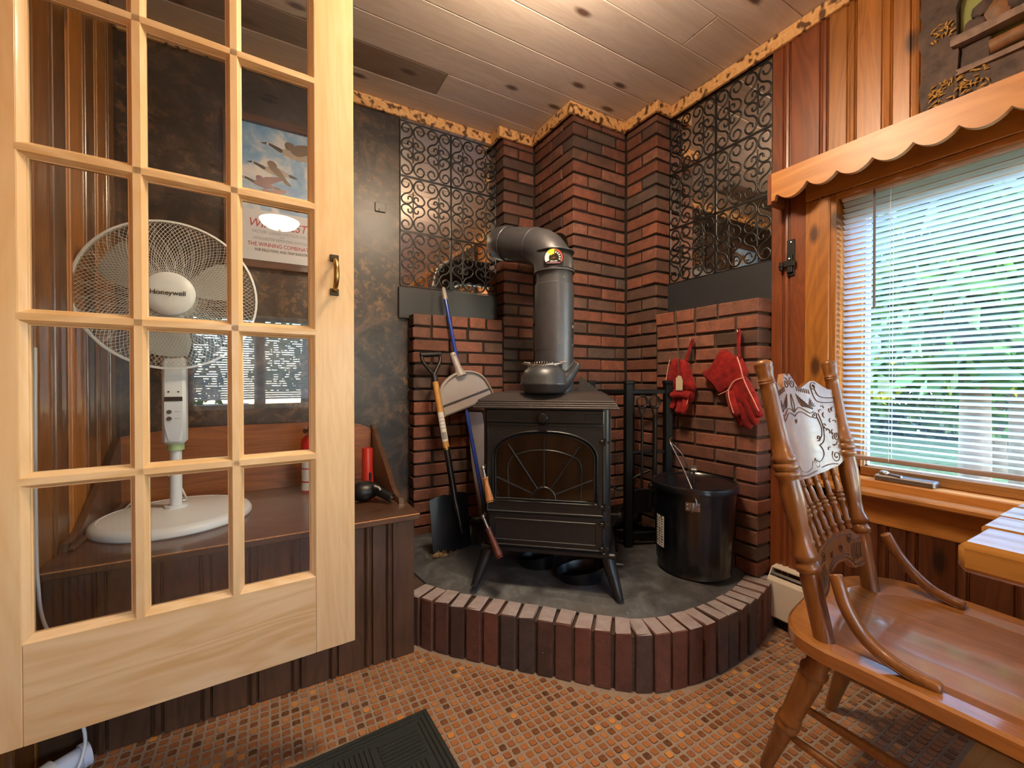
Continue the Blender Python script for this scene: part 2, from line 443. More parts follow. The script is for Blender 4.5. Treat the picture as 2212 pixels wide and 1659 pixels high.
tl = t.n('BsdfTranslucent'); tl.inputs[0].default_value = (.70, .78, .92, 1); mx = t.n('MixShader'); mx.inputs[0].default_value = .22
t.l(t.b.outputs[0], mx.inputs[1]); t.l(tl.outputs[0], mx.inputs[2]); t.l(mx.outputs[0], t.out.inputs[0]); M['slat'] = t.m
M['vinyl'] = plain('white_vinyl', '#e2e6ea', .35)
M['glass'] = glass_mat('door_pane_glass', (.97, .98, .97, 1), 1.0)
M['wglass'] = glass_mat('window_glass', (.97, .99, .98, 1), .6)
M['clear'] = plain('clear_wand', '#6d6a70', .15)
M['dark_void'] = plain('slot_dark', '#070707', .7)
M['drift'] = plain('driftwood_bark', '#4e3e36', .75, noise=.5, nscale=22, bump=.9)
M['drift_light'] = plain('driftwood_ledge', '#7d675a', .7, noise=.35, nscale=30, bump=.7)
M['log'] = plain('carved_log', '#7d5636', .55, noise=.55, nscale=16, bump=.8)
M['moss'] = plain('gilded_moss', '#a9813c', .5, noise=.5, nscale=60, bump=.6)
M['olive'] = plain('olive_backing', '#8b9152', .7, noise=.15, nscale=4)
M['grass'] = plain('lawn_grass', '#5d6b45', .9, noise=.5, nscale=9)
M['bark'] = plain('tree_bark', '#4a4038', .9, noise=.3, nscale=12)
def leaf(name, a, b):
    t = NT(name); n = t.noise(t.coord(), 3.0, 2)
    c = t.ramp(n, [(.35, a), (.65, b)]); t.set(c, .5)
    tl = t.n('BsdfTranslucent'); t.l(c, tl.inputs[0]); mx = t.n('MixShader'); mx.inputs[0].default_value = .45
    t.l(t.b.outputs[0], mx.inputs[1]); t.l(tl.outputs[0], mx.inputs[2]); t.l(mx.outputs[0], t.out.inputs[0]); return t.m
M['leaf_g'] = leaf('green_leaves', '#243f1f', '#4a6a2d')
M['leaf_y'] = leaf('yellow_leaves', '#6a7f28', '#a8982c')
M['leaf_d'] = leaf('dark_green_leaves', '#193224', '#365838')
t = NT('poster_sky'); n = t.noise(t.coord((1, 1, 1), False), 6.5, 6, .6, .5)
M['sky_print'] = t.set(t.ramp(n, [(.36, '#5a93cf'), (.5, '#8fb4da'), (.58, '#cfd3de'), (.72, '#e2dcdc')]), .4, coat=.2)
M['poster_white'] = plain('poster_cream', '#cfd0da', .4, coat=.2)
M['frame_wood'] = wood('walnut_frame', '#5c3a2c', '#33201a', 'X', 40, 3, .45, .2)
M['goose_brown'] = plain('print_brown', '#6a5648', .5); M['goose_pale'] = plain('print_pale', '#a89a90', .5)
M['goose_black'] = plain('print_black', '#1d1a1c', .5); M['goose_red'] = plain('print_plum', '#7d5560', .5)
M['print_red'] = plain('print_red', '#b03a44', .5); M['print_grey'] = plain('print_grey', '#9a9aa6', .5)
M['yellow'] = plain('gauge_yellow', '#e0c32a', .5); M['gred'] = plain('gauge_red', '#c8442f', .5)
M['lamp'] = emit('lit_lamp_glass', '#ffe6c4', 62.0); M['lamp_a'] = emit('lit_lamp_glass', '#ffe6c4', 92.0)
M['straw'] = plain('dry_debris', '#7d6546', .9, noise=.5, nscale=120)
# ================================================================ THE ROOM
XW2, YW1, XW3, YW4, H = 1.955, 2.34, -0.545, -2.6, 2.567

# ---- floor: grout bed, mosaic tiles, plywood beyond the tile edge
fl = MB().b2((XW3, .39, -.06), (XW2, YW1, -.0013)).build('floor', M['grout']); tag(fl, 'brown mosaic tile floor with pale grout, plywood beyond its torn edge', None, None, 'structure')
TP = .0285
def tile_shape(mb, cx, cy, dz=0.0):
    h = .0124; r = .0040; i = .0028
    oct_ = [(-h + r, -h), (h - r, -h), (h, -h + r), (h, h - r), (h - r, h), (-h + r, h), (-h, h - r), (-h, -h + r)]
    k = (h - i) / h
    b = len(mb.v)
    vs = [(cx + x, cy + y, -.006) for x, y in oct_] + [(cx + x, cy + y, -.0032 + dz) for x, y in oct_] + [(cx + x * k, cy + y * k, dz) for x, y in oct_]
    mb.cur = 1; mb.add(vs, [(j, (j + 1) % 8, 8 + (j + 1) % 8, 8 + j) for j in range(8)] + [(8 + j, 8 + (j + 1) % 8, 16 + (j + 1) % 8, 16 + j) for j in range(8)])
    mb.cur = 0; s0 = len(mb.v) - 8
    mb.f.append(tuple(range(s0, s0 + 8))); mb.mi.append(0)
ring_out = [(.488, 1.70), (.498, 1.673), (.56, 1.572), (.653, 1.468), (.752, 1.358), (.848, 1.257), (.948, 1.15), (1.048, 1.05), (1.11, 1.005), (1.196, .974), (1.27, .956), (1.358, .945), (1.52, .943), (1.60, .95), (1.77, .985), (1.935, 1.03)]
def inside(x, y, poly):
    c = False; n = len(poly)
    for i in range(n):
        x1, y1 = poly[i]; x2, y2 = poly[(i + 1) % n]
        if (y1 > y) != (y2 > y) and x < (x2 - x1) * (y - y1) / (y2 - y1) + x1: c = not c
    return c
hpoly = ring_out + [(XW2 + .1, 1.03), (XW2 + .1, 2.5), (.40, 2.5), (.40, 1.70)]
mp = (.4365, 1.316); mux, muy = (-.9988, -.05), (.05, -.9988)   # door mat corner and axes
def on_mat(x, y):
    a = (x - mp[0]) * mux[0] + (y - mp[1]) * mux[1]; b = (x - mp[0]) * muy[0] + (y - mp[1]) * muy[1]
    return .0 < a < .72 and .0 < b < .46
yaw = rad(29.93)
cells = []
for i in range(int(XW3 / TP) - 1, int(XW2 / TP) + 1):
    for j in range(int(.39 / TP), int(1.64 / TP) + 1):
        x, y = (i + .5) * TP, (j + .5) * TP
        if x < XW3 + .012 or x > 1.93 or y < .40 + .012 * math.sin(i * 1.7) or y > 1.615: continue
        if any(inside(x + a, y + b, hpoly) for a in (-.011, .011) for b in (-.011, .011)): continue
        dep = x * math.sin(yaw) + y * math.cos(yaw); rt = x * math.cos(yaw) - y * math.sin(yaw)
        vis = dep > .2 and abs(rt / dep) * 915 < 1100 and 1.065 / dep * 915 < 842 and not on_mat(x, y) and x > -.1
        cells.append((not vis, dep, x, y))
cells.sort()
tmb = MB(); tile_shape(tmb, 0, 0); tile_me = tmb.mesh('tile', [M['tile'], M['tile_rim']])
for c in cells[:300]: inst('tile', tile_me, Matrix.Translation((c[2], c[3], R.uniform(-.0006, .0004))), fl)
rest = MB()
for c in cells[300:]: tile_shape(rest, c[2], c[3], R.uniform(-.0006, .0004))
tag(rest.build('tile_field', [M['tile'], M['tile_rim']], fl), kind='stuff')
ply = MB()
jag = [(XW3 + i * (XW2 - XW3) / 60, .392 + .006 * math.sin(i * 2.3) + R.uniform(-.004, .006)) for i in range(61)]
ply.prism([(XW3, YW4)] + [(XW2, YW4)] + jag[::-1], -.06, -.002)
lab(ply.build('plywood', M['ply'], fl), 'bare yellow plywood strip past the torn tile edge')

# ---- ceiling boards
ce = MB().b2((XW3 - .1, YW4 - .1, H + .012), (XW2 + .15, YW1 + .1, H + .06)).build('ceiling', M['mortar_mid']); tag(ce, 'whitewashed pine board ceiling with dark knots', None, None, 'structure')
ys = [YW1, 2.15, 1.977, 1.809, 1.639, 1.464, 1.282, 1.108, .933]
while ys[-1] > YW4: ys.append(ys[-1] - .174)
splits = {1: [.774], 4: [-.2], 6: [1.62], 9: [.6], 12: [.2], 15: [1.1], 18: [.5]}
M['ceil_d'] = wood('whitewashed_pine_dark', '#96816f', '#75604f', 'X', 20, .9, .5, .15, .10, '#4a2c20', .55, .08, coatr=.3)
for i in range(len(ys) - 1):
    xs = [XW3] + splits.get(i, []) + [XW2]
    for k in range(len(xs) - 1):
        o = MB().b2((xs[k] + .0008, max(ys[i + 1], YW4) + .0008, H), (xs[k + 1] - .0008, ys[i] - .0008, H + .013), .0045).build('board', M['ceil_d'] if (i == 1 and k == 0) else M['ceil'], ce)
        o.location = (0, 0, 0)

# ---- back wall (dark faux finish)
wb = MB().b2((XW3 - .1, YW1, -.05), (XW2 + .15, YW1 + .08, H + .05)).build('wall_back', M['faux']); tag(wb, 'glossy dark brown wall with rusty faux stone marbling', None, None, 'structure')

def pine_profile(w_, th=.016):
    """board cross-section: x across, y depth (0 = wall, th = face), bead at one edge"""
    b = .011
    pts = [(0, 0), (0, th - .006), (.004, th), (w_ - 2 * b - .010, th), (w_ - 2 * b - .006, th - .006)]
    for k in range(5):
        a = PI * (1 - k / 4); pts.append((w_ - b - .004 + b * math.cos(a), th - .006 + .008 * math.sin(a)))
    pts += [(w_ - .0015, th - .007), (w_ - .0015, 0)]
    return pts
def vboard(name, M_, wdt, z0, z1, parent, m, th=.016):
    mb = MB(M_); mb.prism(pine_profile(wdt, th), z0, z1); return mb.build(name, m, parent, 30)

# ---- right wall with the window opening
wr = MB()
wy0, wy1, wz0, wz1 = -.95, .82, .66, 1.80
wr.b2((XW2, YW4, -.05), (2.10, wy0, H)).b2((XW2, wy1, -.05), (2.10, YW1 + .08, H)).b2((XW2, wy0, -.05), (2.10, wy1, wz0)).b2((XW2, wy0, wz1), (2.10, wy1, H))
wr = wr.build('wall_right', M['pine_zr']); tag(wr, 'knotty pine panelled wall holding the big window', None, None, 'structure')
# frame whose x axis runs toward -y and whose y axis points into the room
def w2f(y, x=XW2): return frame((x, y, 0), (0, -1, 0), (-1, 0, 0), (0, 0, 1))
yb = [1.062, .985, .845, .752, .645, .565]
while yb[-1] > YW4 + .1: yb.append(yb[-1] - .125)
for i in range(len(yb) - 1):
    a, b = yb[i], max(yb[i + 1], YW4); m = M['pine_z'] if i in (2, 3, 4) or R.random() < .3 else M['pine_zr']
    if b > .80: vboard('board', w2f(a), a - b, .02, 2.51, wr, M['pine_zr'] if i < 2 else m)
    else:
        vboard('board', w2f(a), a - b, 1.80 if a < .9 else .02, 2.51, wr, m)
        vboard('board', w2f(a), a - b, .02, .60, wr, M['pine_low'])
# ---- left wall boards (behind the glass door)
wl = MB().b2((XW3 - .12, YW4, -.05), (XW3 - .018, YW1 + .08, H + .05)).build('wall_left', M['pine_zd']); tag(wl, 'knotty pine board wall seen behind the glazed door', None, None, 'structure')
def w3f(y): return frame((XW3 - .018, y, 0), (0, -1, 0), (1, 0, 0), (0, 0, 1))
a = YW1
wid = [.10, .13, .115, .14, .12, .125, .135, .12]
i = 0
while a > YW4 + .02:
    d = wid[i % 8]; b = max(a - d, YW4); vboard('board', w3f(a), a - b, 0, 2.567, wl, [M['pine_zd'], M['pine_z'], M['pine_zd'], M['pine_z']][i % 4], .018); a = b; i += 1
# ---- wall behind the viewpoint, with a second window
wf = MB(); fx0, fx1, fz0, fz1 = -.25, 1.75, .76, 1.74  # right part of this window is unseen, added for more daylight
wf.b2((XW3 - .1, YW4 - .1, -.05), (fx0, YW4, H)).b2((fx1, YW4 - .1, -.05), (XW2 + .15, YW4, H)).b2((fx0, YW4 - .1, -.05), (fx1, YW4, fz0)).b2((fx0, YW4 - .1, fz1), (fx1, YW4, H))
wf = wf.build('wall_front', M['pine_z']); tag(wf, 'orange pine wall behind the viewpoint with a second window', None, None, 'structure')

# ---- scorched pine crown trim pieces
tr = thing('trim_1', 'scorched pine crown trim stepping round the brick chimney', None, (0, 0, 2.5), None, 'structure')
zt0, zt1 = 2.505, 2.566
def crown(a, b):
    MB().b2((a[0], a[1], zt0), (b[0], b[1], zt1), .0025).build('trim_board', M['char'], tr)
crown((XW3, 2.32), (1.19, 2.338))
crown((1.19, 2.235), (1.208, 2.338))
crown((1.208 - .018, 2.215), (1.43, 2.233))
crown((1.412, 1.826), (1.43, 2.215))
crown((1.43, 1.826), (1.822, 1.844))
crown((1.804, 1.604), (1.822, 1.826))
crown((1.806, 1.586), (1.937, 1.604))
crown((1.922, YW4), (1.94, 1.586))

# ================================================================ BRICKWORK
BM = {}
def brick_mesh(lx, ly, lz, var=0):
    k = (round(lx, 3), round(ly, 3), round(lz, 3), var)
    if k not in BM:
        rr = random.Random(hash(k) & 0xffff)
        mb = MB(); mb.box((0, 0, 0), (lx, ly, lz), .0035)
        mb.v = [(x + rr.uniform(-.0013, .0013), y + rr.uniform(-.0013, .0013), z + rr.uniform(-.0013, .0013)) for x, y, z in mb.v]
        BM[k] = mb.mesh('brick', M['brick'])
    return BM[k]
BT = .0555; BJ = .0125; BC = .068
def put_brick(x0, y0, z0, x1, y1, z1, parent, m=None, j=.002):
    """axis-aligned brick between corners; a fraction proud of its neighbours"""
    lx, ly, lz = abs(x1 - x0), abs(y1 - y0), abs(z1 - z0)
    if min(lx, ly, lz) < .012: return
    me = brick_mesh(lx, ly, lz, R.randrange(3))
    if m is not None:
        k = ('m', me.name, m.name)
        if k not in BM: c = me.copy(); c.materials[0] = m; c.name = 'brick'; BM[k] = c
        me = BM[k]
    c = Vector(((x0 + x1) / 2 + R.uniform(-j, j), (y0 + y1) / 2 + R.uniform(-j, j), (z0 + z1) / 2 + R.uniform(-.001, .001)))
    return inst('brick', me, Matrix.Translation(c) @ Matrix.Rotation(R.uniform(-.008, .008), 4, 'Z'), parent)
ch = thing('brick_chimney', 'tall red brick chimney with two side pilasters in the corner behind the stove', 'chimney', (1.65, 2.05, .2))
core = MB()
g = .011
core.b2((1.45 + g, 1.846 + g, .2), (1.955, 2.34, 2.567))
core.b2((1.23 + g, 2.235 + g, 1.40), (1.46, 2.34, 2.567))
core.b2((1.84 + g, 1.62 + g, 1.40), (1.955, 1.86, 2.567))
core.b2((1.23, 2.235 + g, .2), (1.46, 2.34, 1.42)); core.b2((1.84 + g, 1.62, .2), (1.955, 1.86, 1.42))
core.build('mortar', M['mortar'], ch)
D = .098
k = 0
zb = .163
while True:
    z0 = zb + k * BC + .006; z1 = z0 + BT; k += 1
    if z0 > 2.56: break
    z1 = min(z1, 2.562)
    if z0 < .2: z0 = .2
    e = k % 2
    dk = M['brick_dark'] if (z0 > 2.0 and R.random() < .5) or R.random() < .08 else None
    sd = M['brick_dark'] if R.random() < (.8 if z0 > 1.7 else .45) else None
    # chimney front (faces -y) and left side (faces -x), toothed at the corner
    if e:
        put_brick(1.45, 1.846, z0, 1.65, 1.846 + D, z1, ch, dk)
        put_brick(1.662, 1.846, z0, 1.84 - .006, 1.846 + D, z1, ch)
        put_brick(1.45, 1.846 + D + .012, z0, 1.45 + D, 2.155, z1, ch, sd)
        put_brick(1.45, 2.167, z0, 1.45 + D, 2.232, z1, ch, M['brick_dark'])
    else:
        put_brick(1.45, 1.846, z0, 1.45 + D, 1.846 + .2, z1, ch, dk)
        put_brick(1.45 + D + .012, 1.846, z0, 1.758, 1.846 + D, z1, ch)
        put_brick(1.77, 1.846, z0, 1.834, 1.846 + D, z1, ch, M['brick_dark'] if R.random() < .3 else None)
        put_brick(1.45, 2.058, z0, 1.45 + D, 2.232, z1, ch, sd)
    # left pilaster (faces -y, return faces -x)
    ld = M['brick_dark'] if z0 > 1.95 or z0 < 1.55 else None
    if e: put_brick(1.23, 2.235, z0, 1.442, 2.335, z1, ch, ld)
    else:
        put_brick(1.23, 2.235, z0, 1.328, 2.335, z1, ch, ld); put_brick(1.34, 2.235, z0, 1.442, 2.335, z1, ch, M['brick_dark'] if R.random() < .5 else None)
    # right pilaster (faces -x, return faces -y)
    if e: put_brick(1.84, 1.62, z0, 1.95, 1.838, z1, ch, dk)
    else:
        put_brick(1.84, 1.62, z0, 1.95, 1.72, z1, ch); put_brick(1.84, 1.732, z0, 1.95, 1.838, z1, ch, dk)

def course_x(parent, x0, x1, y0, y1, z0, z1, first, end_dark=0):
    x = x0
    while x < x1 - .02:
        L = min(first, x1 - x)
        if x1 - (x + L) < .035: L = x1 - x
        put_brick(x, y0, z0, x + L - .012 * (x + L < x1 - .001), y1, z1, parent, M['brick_dark'] if R.random() < .18 else None)
        x += L; first = .212
def course_y(parent, y0, y1, x0, x1, z0, z1, first):
    y = y0
    while y < y1 - .02:
        L = min(first, y1 - y)
        if y1 - (y + L) < .035: L = y1 - y
        put_brick(x0, y, z0, x1, y + L - .012 * (y + L < y1 - .001), z1, parent, M['brick_dark'] if R.random() < .22 else None)
        y += L; first = .212
kl = thing('brick_knee_wall', 'low brick wall on the left under the first scroll grille, tools leaning on it', 'wall', (.95, 2.29, .2))
MB().b2((.677 + g, 2.235 + g, .2), (1.232, 2.34, 1.412)).build('mortar', M['mortar'], kl)
kr = thing('brick_knee_wall', 'low brick wall on the right under the second scroll grille, red gloves hung on it', 'wall', (1.9, 1.3, .2))
MB().b2((1.84 + g, 1.06 + g, .2), (1.955, 1.622, 1.412)).build('mortar', M['mortar_mid'], kr)
for k in range(18):
    z0 = .200 + k * BC + .006; z1 = z0 + BT
    if k == 17:
        z1 = 1.422
        for i in range(5): put_brick(.677 + i * .1108, 2.235, z0, .677 + i * .1108 + .098, 2.335, z1, kl)
        for i in range(4): put_brick(1.84, 1.06 + (0 if i == 0 else .075 + i * .125), z0, 1.952, 1.06 + (.19 if i == 0 else .075 + i * .125 + .112), z1, kr)
    else:
        course_x(kl, .677, 1.222, 2.235, 2.335, z0, z1, .212 if k % 2 else .11)
        course_y(kr, 1.06, 1.612, 1.84, 1.952, z0, z1, .212 if k % 2 else .11)

# ---- hearth: slate bed and soldier bricks standing along its curve
he = thing('raised_hearth', 'raised quarter-round hearth edged with upright bricks around a dark slate bed', 'hearth', (1.2, 1.4, 0))
dense = smoothpath([(x, y, 0) for x, y in ring_out], 12)
cum = [0]
for i in range(1, len(dense)): cum.append(cum[-1] + (dense[i] - dense[i - 1]).length)
def along(s):
    for i in range(1, len(cum)):
        if cum[i] >= s:
            t = (s - cum[i - 1]) / max(1e-9, cum[i] - cum[i - 1]); p = dense[i - 1].lerp(dense[i], t); return p, (dense[i] - dense[i - 1]).normalized()
    return dense[-1], (dense[-1] - dense[-2]).normalized()
inner = []
nb = int(cum[-1] / .0685)
for i in range(nb):
    p, tg = along((i + .5) * cum[-1] / nb); nin = Vector((-tg.y, tg.x, 0))   # toward the slate
    if nin.dot(Vector((1.3, 1.7, 0)) - p) < 0: nin = -nin
    lz = .2 + R.uniform(-.004, .003); wd = .0565 + R.uniform(-.003, .002)
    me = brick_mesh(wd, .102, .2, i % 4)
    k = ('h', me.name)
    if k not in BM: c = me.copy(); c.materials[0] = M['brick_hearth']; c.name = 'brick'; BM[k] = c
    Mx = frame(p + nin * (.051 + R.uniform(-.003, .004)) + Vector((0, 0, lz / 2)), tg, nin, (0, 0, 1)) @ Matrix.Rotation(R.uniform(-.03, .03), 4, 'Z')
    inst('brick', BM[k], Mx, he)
off = []
for i in range(41):
    p, tg = along(i / 40 * cum[-1]); nin = Vector((-tg.y, tg.x, 0))
    if nin.dot(Vector((1.3, 1.7, 0)) - p) < 0: nin = -nin
    off.append(p + nin * .012)
HZ = .225
bed = [(p.x, p.y) for p in off] + [(1.955, 1.03), (1.955, 2.34), (.50, 2.34)]
MB().prism(bed, 0, .186).build('mortar', M['mortar_mid'], he)
off2 = []
for i in range(41):
    p, tg = along(i / 40 * cum[-1]); nin = Vector((-tg.y, tg.x, 0))
    if nin.dot(Vector((1.3, 1.7, 0)) - p) < 0: nin = -nin
    off2.append(p + nin * .099)
sl = MB()
top = [(p.x, p.y) for p in off2] + [(1.955, max(1.10, off2[-1].y)), (1.955, 2.34), (.515, 2.34)]
cen = (1.3, 1.75)
def shr(p, k): return (cen[0] + (p[0] - cen[0]) * k, cen[1] + (p[1] - cen[1]) * k)
loops = [[(x, y, .18) for x, y in top], [(x, y, .197) for x, y in top], [(*shr(p, .92), .215) for p in top], [(*shr(p, .86), HZ) for p in top]]
for q in range(3): sl.strip(loops[q], loops[q + 1])
sl.add(loops[3], [tuple(range(len(top)))])
lab(sl.build('slate_bed', M['slate'], he, 40), 'grey black slate and mortar bed')

# ================================================================ MIRRORS, BLACK BOARDS, SCROLL GRILLES
mi = tag(MB().b2((.634, 2.3335, 1.582), (1.24, 2.3395, 2.506)).build('wall_mirror', M['mirror']), 'mirror sheet on the dark back wall behind the left scroll grille', 'mirror')
mi2 = tag(MB().b2((1.9485, 1.058, 1.595), (1.9545, 1.63, 2.506)).build('wall_mirror', M['mirror']), 'mirror sheet on the right wall behind the right scroll grille', 'mirror')
tag(MB().b2((.622, 2.318, 1.405), (1.235, 2.338, 1.577), .002).build('painted_board', M['black_board']), 'black painted board below the left scroll grille', 'board')
tag(MB().b2((1.936, 1.056, 1.405), (1.954, 1.628, 1.594), .002).build('painted_board', M['black_board']), 'black painted board below the right scroll grille', 'board')
SPX = [(432, 366), (427, 388), (405, 398), (385, 372), (402, 339), (437, 344), (456, 385), (440, 425), (402, 447), (383, 478), (397, 507), (431, 510), (455, 484), (446, 459), (428, 462), (427, 482)]
SP = [((x - 460) / 85, (515 - y) / 185) for x, y in SPX]
def grille_parts(root, fr, nx, nz, pw, ph):
    """fr: matrix, x along the wall, y toward the room, z up; origin at lower left"""
    scr = {}
    for sx in (1, -1):
        for sz in (1, -1):
            pts = smoothpath([(sx * x * pw / 4 * .97, 0, sz * z * ph / 2 * .95) for x, z in SP], 4)
            m = MB(); m.tube(pts, .0042, 8); m.v = [(x, y * .3, z) for x, y, z in m.v]; scr[(sx, sz)] = m.mesh('scroll', M['iron'], 60)
    bar = MB(); bar.tube([(0, 0, -ph * .235), (0, 0, ph * .235)], .0034, 8); bar.box((0, 0, ph * .115), (.009, .006, .018), .002); bar.box((0, 0, -ph * .115), (.009, .006, .018), .002); bar.v = [(x, y * .3, z) for x, y, z in bar.v]; bar_me = bar.mesh('scroll_bar', M['iron'])
    for a in range(nx):
        for c in range(nz):
            ox, oz = a * pw, c * ph
            m = MB(fr); t_ = .0055
            for (p, q) in (((ox, 0, oz), (ox + pw, .003, oz + t_)), ((ox, 0, oz + ph - t_), (ox + pw, .003, oz + ph)), ((ox, 0, oz), (ox + t_, .003, oz + ph)), ((ox + pw - t_, 0, oz), (ox + pw, .003, oz + ph))): m.b2(p, q)
            pn = m.build('grille_panel', M['iron'], root)
            for u in range(2):
                cx = ox + pw * (.25 + .5 * u)
                B = fr @ Matrix.Translation((cx, .0014, oz + ph / 2))
                for kk in ((1, 1), (-1, 1), (1, -1), (-1, -1)): inst('scroll', scr[kk], B, pn)
                inst('scroll_bar', bar_me, B, pn)
gl_ = thing('scroll_grille', 'black wrought iron scroll grille on the left, over the dark wall mirror', 'grille', (.93, 2.32, 1.584))
grille_parts(gl_, frame((.632, 2.3333, 1.584), (1, 0, 0), (0, -1, 0), (0, 0, 1)), 2, 3, .3, .3035)
gr_ = thing('scroll_grille', 'black wrought iron scroll grille on the right, between brick pilaster and pine wall', 'grille', (1.94, 1.34, 1.597))
grille_parts(gr_, frame((1.9483, 1.618, 1.597), (0, -1, 0), (-1, 0, 0), (0, 0, 1)), 2, 3, .279, .301)

# ================================================================ WINDOW, VALANCE, BLINDS
wn = thing('window_1', 'pine framed window in the right wall with woods outside', None, (2.0, -.05, .65), None, 'structure')
MB().b2((1.936, .835, .60), (1.956, .925, 1.798), .004).build('casing', M['pine_z'], wn)
MB().b2((1.936, -1.06, .60), (1.956, -.965, 1.798), .004).build('casing', M['pine_z'], wn)
MB().b2((1.936, -1.06, 1.80), (1.956, .925, 1.93), .004).build('head_casing', M['pine_y'], wn)
MB().b2((1.945, .815, .655), (2.10, .837, 1.80), .002).build('jamb', M['pine_z'], wn)
MB().b2((1.945, -.97, .655), (2.10, -.945, 1.80), .002).build('jamb', M['pine_z'], wn)
MB().b2((1.945, -.95, 1.778), (2.10, .82, 1.805), .002).build('head_jamb', M['pine_y'], wn)
MB().b2((1.885, -1.08, .640), (1.956, .935, .662), .006).build('window_stool', M['pine_y'], wn)
MB().b2((1.936, -1.06, .535), (1.956, .925, .640), .003).build('apron', M['pine_y'], wn)
MB().b2((1.956, -.95, .648), (2.10, .82, .690), .004).build('sill', M['pine_y'], wn)
sash = MB(); x0, x1 = 2.025, 2.065
for (ya, yb_) in ((-.94, -.08), (-.06, .819)):
    sash.b2((x0, ya, .69), (x1, yb_, .728), .004).b2((x0, ya, 1.715), (x1, yb_, 1.778), .004).b2((x0, ya, .69), (x1, ya + .062, 1.778), .004).b2((x0, yb_ - .062, .69), (x1, yb_, 1.778), .004)
sash.build('sash', M['pine_y'], wn)
sv = MB()
for (ya, yb_) in ((-.88, -.14), (.0, .75)):
    for q in ((ya, .724, yb_, .733), (ya, 1.71, yb_, 1.718)): sv.b2((2.035, q[0], q[1]), (2.055, q[2], q[3]))
    sv.b2((2.035, ya, .724), (2.055, ya + .008, 1.718)).b2((2.035, yb_ - .008, .724), (2.055, yb_, 1.718))
sv.build('glazing_strip', M['vinyl'], wn)
for (ya, yb_) in ((-.88, -.14), (.0, .75)): MB().b2((2.043, ya, .724), (2.047, yb_, 1.718)).build('pane', M['wglass'], wn)
cr = MB(); cr.b2((1.97, .53, .690), (2.02, .70, .712), .005); cr.sphere((1.985, .672, .716), (.012, .016, .012)); cr.tube([(1.985, .67, .716), (1.975, .62, .714)], .006, 8)
lab(cr.build('crank', M['steel'], wn), 'metal casement crank')

va = thing('valance', 'orange pine valance board with scalloped lower edge above the window', 'valance', (1.88, 0, 1.8))
pts = [(1.003, 1.926), (1.003, 1.812)]
y = .985; pts += [(.99, 1.812), (.985, 1.83)]
sc_ = [.978, .868, .768, .661, .553, .447, .341, .234, .127, .02, -.087, -.194, -.30, -.41, -.52, -.63, -.74, -.85, -.96]
zc = [1.832, 1.845, 1.842, 1.842, 1.842] + [1.842] * 20
for i in range(len(sc_) - 1):
    a, b = sc_[i], sc_[i + 1]; dp = .030 if i else .034
    for j in range(8):
        f = j / 8; pts.append((a + (b - a) * f, zc[i] + (zc[i + 1] - zc[i]) * f - dp * math.sin(PI * f) ** .8))
pts += [(-.96, 1.845), (-1.08, 1.83), (-1.08, 1.926)]
mb = MB(frame((1.83, 0, 0), (0, 1, 0), (0, 0, 1), (1, 0, 0))); mb.prism(pts, 0, .02)
mb.build('scalloped_board', M['pine_y'], va)
MB().b2((1.832, 1.003, 1.800), (1.938, 1.021, 1.928), .002).build('end_board', M['pine_zr'], va)
MB().b2((1.85, -1.08, 1.915), (1.938, 1.003, 1.926)).build('top_board', M['pine_y'], va)

bl = thing('window_blind', 'white slatted blind lowered over the window in the right wall', 'blind', (1.985, -.05, .76))
MB().b2((1.968, -.93, 1.765), (1.995, .808, 1.79), .003).build('headrail', M['vinyl'], bl)
sm = MB(); ns = 5
prof = [(-.0125 + .025 * i / ns, .0022 * (1 - (2 * i / ns - 1) ** 2)) for i in range(ns + 1)]
a_ = rad(27)
pr = [(x * math.cos(a_) - z * math.sin(a_), -x * math.sin(a_) + z * math.cos(a_)) for x, z in prof]
loopA = [(x, -.925, z) for x, z in pr]; loopB = [(x, .806, z) for x, z in pr]
sm.strip(loopA, loopB, False); slat_me = sm.mesh('slat', M['slat'], 60)
z = 1.752
while z > .785:
    inst('slat', slat_me, Matrix.Translation((1.982, 0, z + R.uniform(-.0006, .0006))), bl); z -= .0213
MB().b2((1.972, -.925, .757), (1.996, .806, .774), .003).build('bottom_rail', plain('taupe_rail', '#927868', .45), bl)
for yy in (.655, .07, -.6): MB().tube([(1.9685, yy, 1.765), (1.9685, yy, .765)], .0008, 4).tube([(1.9955, yy, 1.765), (1.9955, yy, .765)], .0008, 4).build('ladder_cord', M['vinyl'], bl)
wd = MB().tube([(1.960, .700, 1.775), (1.958, .699, 1.76), (1.957, .697, 1.33)], [.002, .0045, .0045], 6); lab(wd.build('tilt_wand', M['clear'], bl), 'grey tilt wand')

wn2 = thing('window_2', 'window behind the viewpoint, seen mirrored in the door glass', None, (.5, YW4, .76), None, 'structure')
fm = MB()
for (xa, xb) in ((fx0, .36), (.36, 1.05), (1.05, fx1)):
    fm.b2((xa, YW4 - .09, fz0), (xb, YW4 - .04, fz0 + .05)).b2((xa, YW4 - .09, fz1 - .05), (xb, YW4 - .04, fz1)).b2((xa, YW4 - .09, fz0), (xa + .05, YW4 - .04, fz1)).b2((xb - .05, YW4 - .09, fz0), (xb, YW4 - .04, fz1))
fm.build('frame', M['vinyl'], wn2); MB().b2((fx0 + .04, YW4 - .068, fz0 + .04), (fx1 - .04, YW4 - .064, fz1 - .04)).build('pane', M['wglass'], wn2)
a2_ = rad(48); pr2 = [(x * math.cos(a2_) - z * math.sin(a2_), -x * math.sin(a2_) + z * math.cos(a2_)) for x, z in prof]
bl2 = thing('window_blind', 'white slatted blind on the window behind the viewpoint', 'blind', (.5, YW4 - .02, .8))
